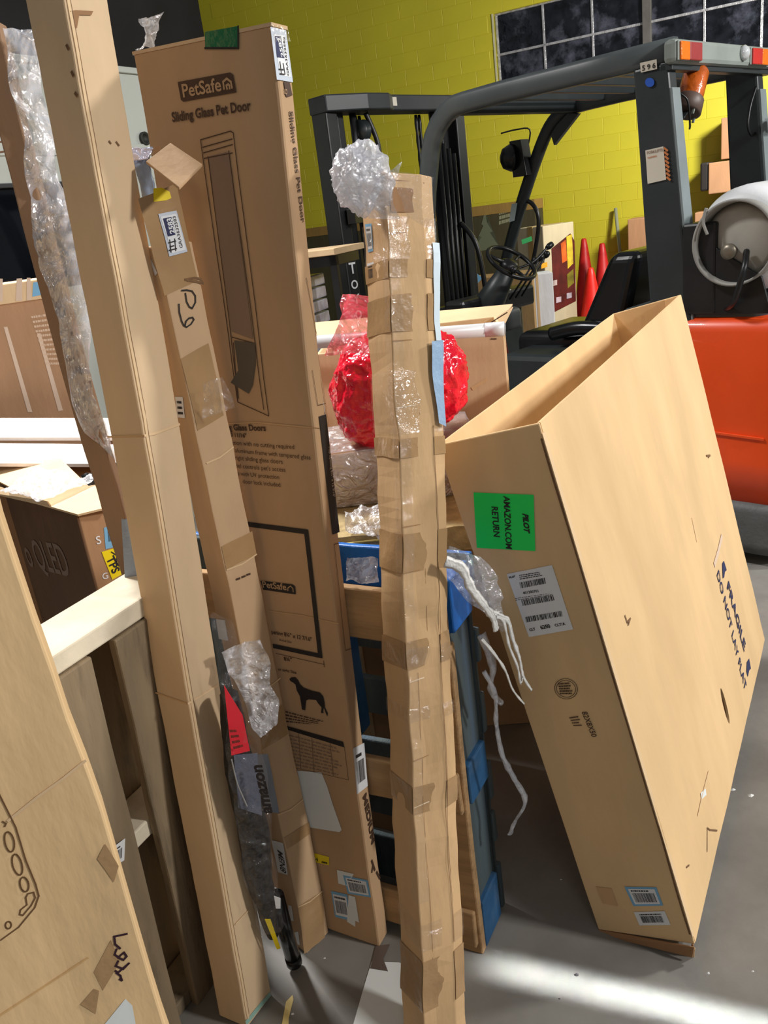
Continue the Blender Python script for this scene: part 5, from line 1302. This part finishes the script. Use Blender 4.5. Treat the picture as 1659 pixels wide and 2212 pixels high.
lbl('decal', pfz, [(1102, 480), (1114, 476), (1120, 438), (1108, 440)], mat('decal_pale', (190, 205, 205), 0.5), off=0.012, nu=1, nv=1)
# red pull cord and cup holder
tube('red_cord', smoothpath([(0.55, 1.36, 1.02), (0.56, 1.33, 0.9), (0.56, 1.30, 0.72), (0.58, 1.28, 0.60), (0.56, 1.27, 0.58)], 5), 0.005, mat('red_cord', (170, 24, 34), 0.5), fo, k=6)
roundbody('cup_tray', 0.40, 0.74, 1.30, 1.50, 0.88, 1.0, 0.05, mat('tray_grey', (64, 68, 70), 0.5), 0.03)
# wheels
def wheel(x, y, r, wd):
    w_ = lathe('wheel', [(r*0.55, -wd/2), (r*0.93, -wd/2), (r, -wd/2+0.02), (r, wd/2-0.02), (r*0.93, wd/2), (r*0.55, wd/2)], RUB, fo, axis=(1, 0, 0), loc=(x, y, r), k=36)
    lathe('rim', [(r*0.2, -wd/2-0.005), (r*0.55, -wd/2+0.005), (r*0.55, wd/2-0.005), (r*0.2, wd/2+0.005)], ORA, w_, axis=(1, 0, 0), loc=(x, y, r), k=24)
wheel(0.12, 0.24, 0.23, 0.16); wheel(W-0.12, 0.24, 0.23, 0.16); wheel(0.08, 1.62, 0.30, 0.2); wheel(W-0.08, 1.62, 0.30, 0.2)
# mast
MX0, MX1, MY = -0.09, 1.08, 1.92
ZM = 2.23
for x0, x1, s in ((MX0, MX0+0.085, 1), (MX1-0.085, MX1, -1)):
    box('mast_rail', (x0, MY-0.02, 0.06), (x1, MY+0.10, ZM-0.02), MBLK, fo, bv=0.008)
    xi = x1 if s > 0 else x0-0.07
    box('inner_rail', (xi+0.03*s, MY+0.02, 0.06), (xi+0.03*s+0.05, MY+0.12, ZM-0.06), MBLK, fo, bv=0.006)
    box('channel_web', (xi+(0.0 if s > 0 else 0.04), MY+0.05, 0.06), (xi+(0.03 if s > 0 else 0.07), MY+0.06, ZM-0.06), MBLK, fo)
    cxx = x1+0.16 if s > 0 else x0-0.16
    tube('lift_cylinder', [(cxx, MY+0.03, 0.1), (cxx, MY+0.03, 1.75)], 0.038, MBLK, fo, k=16); tube('piston_rod', [(cxx, MY+0.03, 1.75), (cxx, MY+0.03, ZM-0.05)], 0.02, CHROME, fo, k=12)
    for k_ in range(2):
        ch = [(cxx+0.07*s+0.03*k_*s, MY+0.08, 0.3+0.05*i) for i in range(38)]
        tube('lift_chain', ch, [0.009 if i % 2 else 0.013 for i in range(38)], MBLK, fo, k=6)
# stepped top beam
pts = [(MX0-0.01, MY-0.04), (MX0+0.25, MY-0.10), (MX0+0.42, MY-0.10), (MX0+0.50, MY-0.05), (MX1+0.01, MY-0.04)]
P = []
vs = []; fs = []
for (x, y) in pts:
    vs += [Vector((x, y, ZM-0.075)), Vector((x, MY+0.10, ZM-0.075)), Vector((x, MY+0.10, ZM+0.01)), Vector((x, y, ZM+0.01))]
n = len(pts)
for i in range(n-1):
    for j in range(4):
        a = i*4+j; b = i*4+(j+1) % 4; fs.append((a, b, b+4, a+4))
fs.append((3, 2, 1, 0)); fs.append(((n-1)*4, (n-1)*4+1, (n-1)*4+2, (n-1)*4+3))
o = link('top_beam', mesh('top_beam', vs, fs), fo, mat('beam_black', (34, 38, 42), 0.45, noise_amt=0.2)); bevel(o, 0.008)
bm = bmesh.new(); bm.from_mesh(o.data); bmesh.ops.recalc_face_normals(bm, faces=bm.faces); bm.to_mesh(o.data); bm.free()
box('middle_beam', (MX0+0.08, MY+0.0, 1.93), (MX1-0.08, MY+0.07, 2.0), MBLK, fo) if False else None
box('lower_beam', (MX0+0.08, MY+0.0, 0.9), (MX1-0.08, MY+0.07, 1.0), MBLK, fo)
lathe('chain_pulley', [(0.06, -0.02), (0.05, 0), (0.06, 0.02)], GREYD, fo, axis=(1, 0, 0), loc=(MX0+0.27, MY+0.0, ZM-0.17), k=20)
tube('hose', smoothpath([(MX0+0.30, MY-.02, ZM-.08), (MX0+0.34, MY-.05, ZM-.25), (MX0+0.33, MY-.04, ZM-.42), (MX0+0.27, MY, ZM-.46)]), 0.014, MBLK, fo, k=8)
for i in range(4): tube('hose', [(MX1-0.30+0.045*i, MY-0.04, 0.5), (MX1-0.30+0.045*i, MY-0.04, 2.0-.03*i)], 0.014, MBLK, fo, k=8)
tube('tilt_hose', smoothpath([(0.94, 1.75, 0.5), (0.95, 1.74, 1.0), (0.92, 1.76, 1.35), (0.90, 1.86, 1.5)]), 0.016, MBLK, fo, k=8)
mf = Face(fo, (0, MY-0.02, 0), (1, 0, 0), (0, 0, 1))
ZW = mf.st(764, 590)
for i, ch in enumerate('TOYOTA'):
    zc_ = ZW[1]-0.085*i
    text('writing', mf, ch, (MX0+0.018, zc_), (MX0+0.070, zc_), WHITE, st=True, bold=0.02, off=0.003, tall=1.0)
box('beam_tag', (0.40, MY-0.052, ZM-0.05), (0.44, MY-0.046, ZM-0.005), PLW, fo, bv=0)
bar('mast_bracket', (MX0+0.05, MY-0.06, 1.62), (MX0+0.16, MY-0.02, 1.62), 0.05, 0.08, MBLK, fo)
box('fork_carriage', (MX0+0.02, MY+0.14, 0.25), (MX1-0.02, MY+0.18, 0.34), MBLK, fo); box('fork_carriage', (MX0+0.02, MY+0.14, 0.62), (MX1-0.02, MY+0.18, 0.70), MBLK, fo)
for x in (0.2, 0.75):
    box('fork', (x, MY+0.18, 0.06), (x+0.11, MY+0.22, 0.75), MBLK, fo); box('fork', (x, MY+0.18, 0.05), (x+0.11, MY+1.2, 0.09), MBLK, fo)

# gas cylinder lying across the counterweight
TANK = mat('tank_grey', (222, 224, 226), 0.45, noise_amt=0.08, scale=6, bump=0.1, dirt=(150, 150, 150), dirt_amt=0.3)
tk = root('gas_cylinder', MW[fo.name] @ Vector((-0.03, -0.28, 1.335)), 'pale grey steel gas cylinder lying across the forklift counterweight', 'gas cylinder', Matrix.Rotation(FY, 3, 'Z'))
rt2 = 0.205
lathe('shell', [(0.05, 0.035), (0.10, 0.03), (0.155, 0.035), (0.17, 0.04), (0.19, 0.06), (rt2, 0.10), (rt2+0.004, 0.16), (rt2+0.004, 0.60), (rt2-0.02, 0.68), (0.10, 0.74)], TANK, tk, axis=(1, 0, 0), k=48)
vs = []; fs = []; k = 48
for r_, x in ((0.158, 0.04), (0.163, -0.035), (0.153, -0.035), (0.148, 0.04)):
    for i in range(k): a = 2*math.pi*i/k; vs.append(Vector((x, r_*math.cos(a), r_*math.sin(a))))
for l in range(3):
    for i in range(k):
        fs.append((l*k+i, l*k+(i+1) % k, (l+1)*k+(i+1) % k, (l+1)*k+i))
link('collar', mesh('collar', vs, fs, True), tk, mat('collar_grey', (150, 148, 142), 0.5, noise_amt=0.15, dirt=(90, 84, 76), dirt_amt=0.4))
lathe('dish', [(0.15, 0.0), (0.12, 0.012), (0.06, 0.02), (0.01, 0.022)], mat('dish_grey', (176, 172, 162), 0.6, noise_amt=0.2, dirt=(84, 78, 70), dirt_amt=0.6), tk, axis=(-1, 0, 0), loc=(0.035, 0, 0), k=48)
lathe('valve', [(0.02, 0), (0.02, 0.03), (0.03, 0.035), (0.03, 0.05), (0.012, 0.055)], mat('valve_brass', (130, 122, 108), 0.4, metal=0.6), tk, axis=(-1, 0, 0), loc=(0.02, 0.02, -0.03))
tube('handle_loop', smoothpath([(-0.035, 0.10, 0.04), (-0.04, 0.115, 0.09), (-0.035, 0.105, 0.14)]), 0.006, MATS['collar_grey'], tk, k=8)
# bracket of the cylinder (belongs to the truck)
hexa('tank_bracket', [(0.0, -0.30, 1.05), (0.10, -0.30, 1.05), (0.10, -0.06, 1.05), (0.0, -0.06, 1.05), (0.0, -0.30, 1.22), (0.10, -0.30, 1.22), (0.10, -0.06, 1.38), (0.0, -0.06, 1.38)], GREYD, fo, 0.006) if False else None
hexa('tank_bracket', [(-0.03, -0.42, 1.06), (-0.015, -0.42, 1.06), (-0.015, -0.10, 1.06), (-0.03, -0.10, 1.06), (-0.03, -0.38, 1.20), (-0.015, -0.38, 1.20), (-0.015, -0.20, 1.32), (-0.03, -0.20, 1.32)], MBLK, fo, 0.003)
box('post_box', (-0.035, -0.20, 1.06), (0.10, -0.06, 1.42), MBLK, fo, bv=0.01)
tube('fuel_hose', smoothpath([(-0.03, -0.32, 1.30), (-0.10, -0.34, 1.24), (-0.09, -0.30, 1.12), (-0.02, -0.24, 1.08)]), 0.012, MBLK, fo, k=8)
for y in (-0.50, -0.20): bar('cradle', (0.15, y, 1.09), (0.80, y, 1.09), 0.05, 0.08, GREYD, fo)

# ================================================================ far goods by the yellow wall
def wface_root(name, a, o, label, cat, yaw=0.0, group=None):
    p = wp(a, 0, o); return root(name, (p.x, p.y, 0), label, cat, Matrix.Rotation(-math.radians(29.6)+yaw, 3, 'Z'), group)
def wal(px, py, off=0.0):
    d = ray(px, py); t = ((WDIST-off)-CP.dot(WN))/d.dot(WN); p = CP+d*t; return p.dot(WD), p.z
# wide dark green carton against the wall
a0, z0 = wal(735, 500, 0.5); a1, z1 = wal(1255, 445, 0.5)
a1 = wal(1130, 445, .5)[0]
DG = cardboard('dark_printed', (72, 66, 44), 0.2, (40, 40, 30)); KR2 = cardboard('kraft_far', (150, 118, 62), 0.2)
ca = root('tree_carton', wp(a0-0.9, 0, 0.5), 'long dark carton printed with a pale fir tree against the yellow wall', 'carton', Matrix.Rotation(-math.radians(29.6), 3, 'Z'))
Wc = a1+0.15-(a0-0.9); Zc = wal(1000, 450, .5)[1]
box('body', (0, 0, 0), (Wc, 0.35, Zc-0.12), DG, ca); box('lid', (-0.005, -0.005, Zc-0.12), (Wc+.005, 0.355, Zc), KR2, ca)
cff = Face(ca, (0, 0, 0), (1, 0, 0), (0, 0, 1))
TP = mat('tree_print', (104, 108, 84), 0.7)
poly('tree_print', cff, [(1048, 455), (1056, 478), (1052, 480), (1064, 500), (1058, 502), (1080, 535), (1022, 545), (1040, 512), (1034, 510), (1044, 488), (1040, 484)], TP, off=0.004)
rows(cff, [(1078, 488), (1110, 478), (1110, 448), (1078, 456)], ca, 3, 5, mat('print_pale', (150, 148, 116), 0.7), frac=.7); rows(cff, [(1000, 545), (1012, 540), (1010, 470), (998, 476)], ca, 4, 6, MATS['print_pale'], frac=.7)
# screen carton with picture, nearer
cx = atZ(1186, 737, 0)
ytv = math.radians(33)
pc = root('picture_carton', cx, 'pale screen carton with a red and yellow picture, standing upright beside the cones', 'carton', Matrix.Rotation(ytv, 3, 'Z'))
pcf = Face(pc, (0, 0, 0), (1, 0, 0), (0, 0, 1)); pcs = Face(pc, (0, 0, 0), (0, -1, 0), (0, 0, 1))
Wp = pcf.st(1246, 640)[0]; Hp = pcf.st(1165, 490)[1]
BEI = cardboard('beige_carton', (196, 182, 150), 0.1, (150, 136, 110))
box('body', (0, 0, 0), (Wp, 0.42, Hp), BEI, pc, bv=0.01)
box('top_tape', (-0.004, 0.16, 0), (Wp+.004, 0.24, Hp+0.003), cardboard('kraft_far2', (176, 146, 92), 0.1), pc, bv=0)
def pq_(l, s=3.318, ox=900, oy=400): return [(x/s+ox, y/s+oy) for x, y in l]
PR = lambda n, c: mat('pic_'+n, c, 0.5, noise_amt=0.5, scale=7)
pk = poly('picture', pcf, pq_([(965, 455), (1100, 345), (1130, 400), (1140, 830), (985, 910)]), PR('red', (84, 22, 18)), off=0.004); pk['label'] = 'printed picture in dark red, orange and yellow'
poly('picture_band', pcf, pq_([(1070, 370), (1110, 350), (1120, 560), (1080, 600)]), PR('yellow', (206, 178, 50)), pk, off=0.007)
poly('picture_band', pcf, pq_([(1030, 420), (1065, 390), (1075, 540), (1040, 560)]), PR('orange', (206, 92, 30)), pk, off=0.007)
poly('picture_band', pcf, pq_([(1075, 640), (1120, 600), (1125, 700), (1080, 740)]), PR('olive', (120, 110, 30)), pk, off=0.007)
for i, (x, y, c) in enumerate(((985, 700, (196, 176, 170)), (1015, 820, (190, 170, 180)), (1090, 790, (170, 160, 170)))):
    poly('picture_spot', pcf, pq_([(x-18, y+25), (x+18, y+15), (x+18, y-22), (x-18, y-15)]), PR('spot%d' % i, c), pk, off=0.008)
for i, (y, c) in enumerate(((580, (232, 160, 40)), (690, (222, 150, 40)), (745, (120, 160, 60)), (800, (60, 150, 80)), (640, (150, 160, 150)))):
    poly('side_icon', pcf, pq_([(892, y+20), (935, y+5), (935, y-30), (892, y-18)]), mat('icon%d' % i, c, 0.5), off=0.004)
poly('hand_slot', pcf, pq_([(895, 960), (905, 950), (908, 890), (898, 880)]), INK_B, off=0.004)
# small cartons near the cowl
def crate(name, px, py, Y, wdt, dep, ht, yaw, m, label, cat='carton', zbase=0.0):
    p = atY(px, py, Y); t = root(name, (p.x, p.y, zbase), label, cat, Matrix.Rotation(yaw, 3, 'Z'))
    box('body', (0, 0, 0), (wdt, dep, ht), m, t, bv=0.006); box('tape', (wdt*.46, -0.002, 0.0), (wdt*.54, dep+.002, ht+.002), mat('far_tape', (190, 160, 120), 0.4), t, bv=0); return t
c1 = crate('small_carton', 1010, 600, 8.3, 0.62, 0.4, 0.92, -0.25, cardboard('kraft_far3', (150, 120, 80), 0.2), 'small brown carton standing behind the steering wheel, below the fir tree carton')
c1f = Face(c1, (0, 0, 0), (1, 0, 0), (0, 0, 1)); lbl('label', c1f, [(1030, 615), (1042, 600), (1030, 590), (1018, 604)], BLUE_L, nu=1, nv=1, off=0.006)
c2 = crate('white_carton', 1125, 600, 8.6, 0.32, 0.3, 0.86, -0.1, cardboard('white_far', (206, 206, 210), 0.1, (120, 120, 120)), 'white carton with green print just behind the steering wheel')
c2f = Face(c2, (0, 0, 0), (1, 0, 0), (0, 0, 1)); lbl('green_print', c2f, [(1128, 528), (1150, 520), (1148, 510), (1126, 518)], mat('green_print', (40, 150, 80), 0.5), nu=1, nv=1, off=0.006)
# cartons piled right, at the wall
KP = cardboard('pinkish_kraft', (186, 140, 104), 0.2)
for nm, (px0, py0), (px1, py1), of, zz_, lab in (('upright_carton', (1557, 345), (1625, 250), 0.45, None, 'tall carton on top of the torn carton, right of the beacon'),
                                             ('torn_carton', (1530, 420), (1640, 345), 0.8, None, 'torn open carton with dark opening below the upright carton, beside the gas cylinder'),
                                             ('flat_carton', (1500, 600), (1640, 452), 0.8, None, 'lower carton of the pile by the wall, behind the gas cylinder')):
    A_, zA = wal(px0, py0, of); B_, zB = wal(px1, py1, of)
    if nm == 'flat_carton': zA = 0.0; zF = zB
    t = root(nm, wp(A_, zA, of), lab, 'carton', Matrix.Rotation(-math.radians(29.6), 3, 'Z'), 'cartons piled at the yellow wall')
    hB = wal((px0+px1)/2, py1, of)[1]
    box('body', (0, 0, 0.0), (B_-A_, of-0.05, max(0.2, hB-zA)), KP, t, bv=0.01); 
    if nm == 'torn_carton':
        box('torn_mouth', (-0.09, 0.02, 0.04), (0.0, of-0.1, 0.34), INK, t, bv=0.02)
    if nm == 'upright_carton': lbl('white_label', Face(t, (0, 0, 0), (1, 0, 0), (0, 0, 1)), [(1578, 333), (1600, 330), (1600, 316), (1577, 319)], WHITE, nu=1, nv=1, off=0.006)
a2, z2 = wal(1356, 540, 0.5)
t = root('lone_carton', wp(wal(1356, 500, .5)[0], 0, 0.5), 'plain pinkish carton by the wall, between the broom handle and the forklift post', 'carton', Matrix.Rotation(-math.radians(29.6), 3, 'Z'))
box('body', (0, 0, 0), (0.5, 0.4, wal(1375, 472, .5)[1]), KP, t, bv=0.01)
q_ = atZ(1310, 690, 0)
t = root('seat_side_carton', (3.15, 8.9, 0), 'open carton with pale flap left of the forklift seat', 'carton', Matrix.Rotation(-0.5, 3, 'Z'))
ti = MW[t.name].inverted(); q1 = ti @ atY(1310, 635, 8.9); q2 = ti @ atY(1400, 545, 8.9)
box('body', (q1.x, 0, 0), (q1.x+0.6, 0.5, max(q1.z, 0.3)), KP, t); sheet('pale_flap', [ti @ atY(1308, 632, 8.85), ti @ atY(1345, 636, 8.9), ti @ atY(1400, 535, 9.0), ti @ atY(1332, 570, 9.0)], 0.01, KRAFT_L, t)
# cones
CONE = mat('cone_orange', (250, 40, 30), 0.4, noise_amt=0.1); CONED = mat('cone_red', (190, 30, 30), 0.45, noise_amt=0.2)
def cone(px, py, h, m, label):
    p = atZ(px, py, 0); t = root('traffic_cone', p, label, 'traffic cone', group='traffic cones by the yellow wall')
    lathe('cone_body', [(0.17, 0.03), (0.16, 0.05), (0.05, h*0.88), (0.032, h-0.01), (0.022, h)], m, t, k=28)
    box('cone_base', (-0.21, -0.21, 0), (0.21, 0.21, 0.03), m, t, bv=0.01)
cone(1281, 716, 0.74, CONE, 'nearest brightest orange cone, with a dark smudge at its foot')
cone(1268, 690, 1.02, CONED, 'tall cone half hidden directly behind the brightest cone')
cone(1306, 696, 0.96, CONED, 'dull red cone standing in the shadow on the wall, right of the others')
# broom handle
A_, zA = wal(1343, 560, 0.35); B_, zB = wal(1330, 450, 0.05)
pa_ = wp(A_+0.06, 0.0, 0.45); pb_ = wp(B_, zB, 0.06)
br = root('broom', pa_, 'grey broom handle leaning on the yellow wall, right of the cones', 'broom')
tube('handle', [Vector((0, 0, 0.05)), pb_-pa_], 0.022, mat('handle_grey', (150, 152, 130), 0.5), br, k=10); box('broom_head', (-0.10, -0.04, 0), (0.10, 0.04, 0.12), MBLK, br)
# goods behind the mast on the left: wrapped stack in a black frame cage
g_ = atY(690, 700, 4.2)
cg = root('black_cage', (g_.x-0.15, 4.2, 0), 'black steel frame cage holding film wrapped stock, left of the mast', 'cage', Matrix.Rotation(-0.35, 3, 'Z'))
gi_ = MW[cg.name].inverted(); zt_ = (atY(700, 552, 4.2)).z
for x in (-0.5, -0.02, 0.26): box('upright', (x, 0, 0), (x+0.035, 0.035, zt_), MBLK, cg)
box('top_rail', (-0.5, 0, zt_-0.05), (0.295, 0.035, zt_), MBLK, cg); box('top_rail', (-0.5, 0.3, zt_-0.05), (0.295, 0.335, zt_), MBLK, cg); box('bottom_rail', (-0.5, 0, 0.05), (0.295, 0.035, 0.1), MBLK, cg)
for x in (-0.5, 0.26): box('side_rail', (x, 0.03, zt_-.05), (x+.035, 0.31, zt_), MBLK, cg); 
t = root('wrapped_stock', cg.location+Vector((-0.06, 0.12, 0)), 'stack of film wrapped packs inside the black cage', 'wrapped stock', Matrix.Rotation(-0.35, 3, 'Z'))
SIL = mat('silver_wrap', (176, 172, 184), 0.15, noise_amt=0.3, scale=12, bump=0.8, bscale=12)
nzp = 22
for i in range(nzp): box('pack', (-0.38, -0.06, i*(zt_-.08)/nzp), (0.22, 0.16, (i+0.86)*(zt_-.08)/nzp), SIL, t, bv=0.006)
t = root('loose_board', (g_.x-.15, 4.2, zt_+.0), 'pale cardboard sheet lying on top of the black cage', 'cardboard sheet', Matrix.Rotation(-0.35, 3, 'Z'))
ti = MW[t.name].inverted(); 
box('board', (-0.55, -0.02, 0.0), (0.30, 0.42, 0.03), KRAFT_L, t)
box('box', (-0.5, 0.3, 0.03), (0.3, 0.6, 0.10), KRAFT_L, t) if False else None
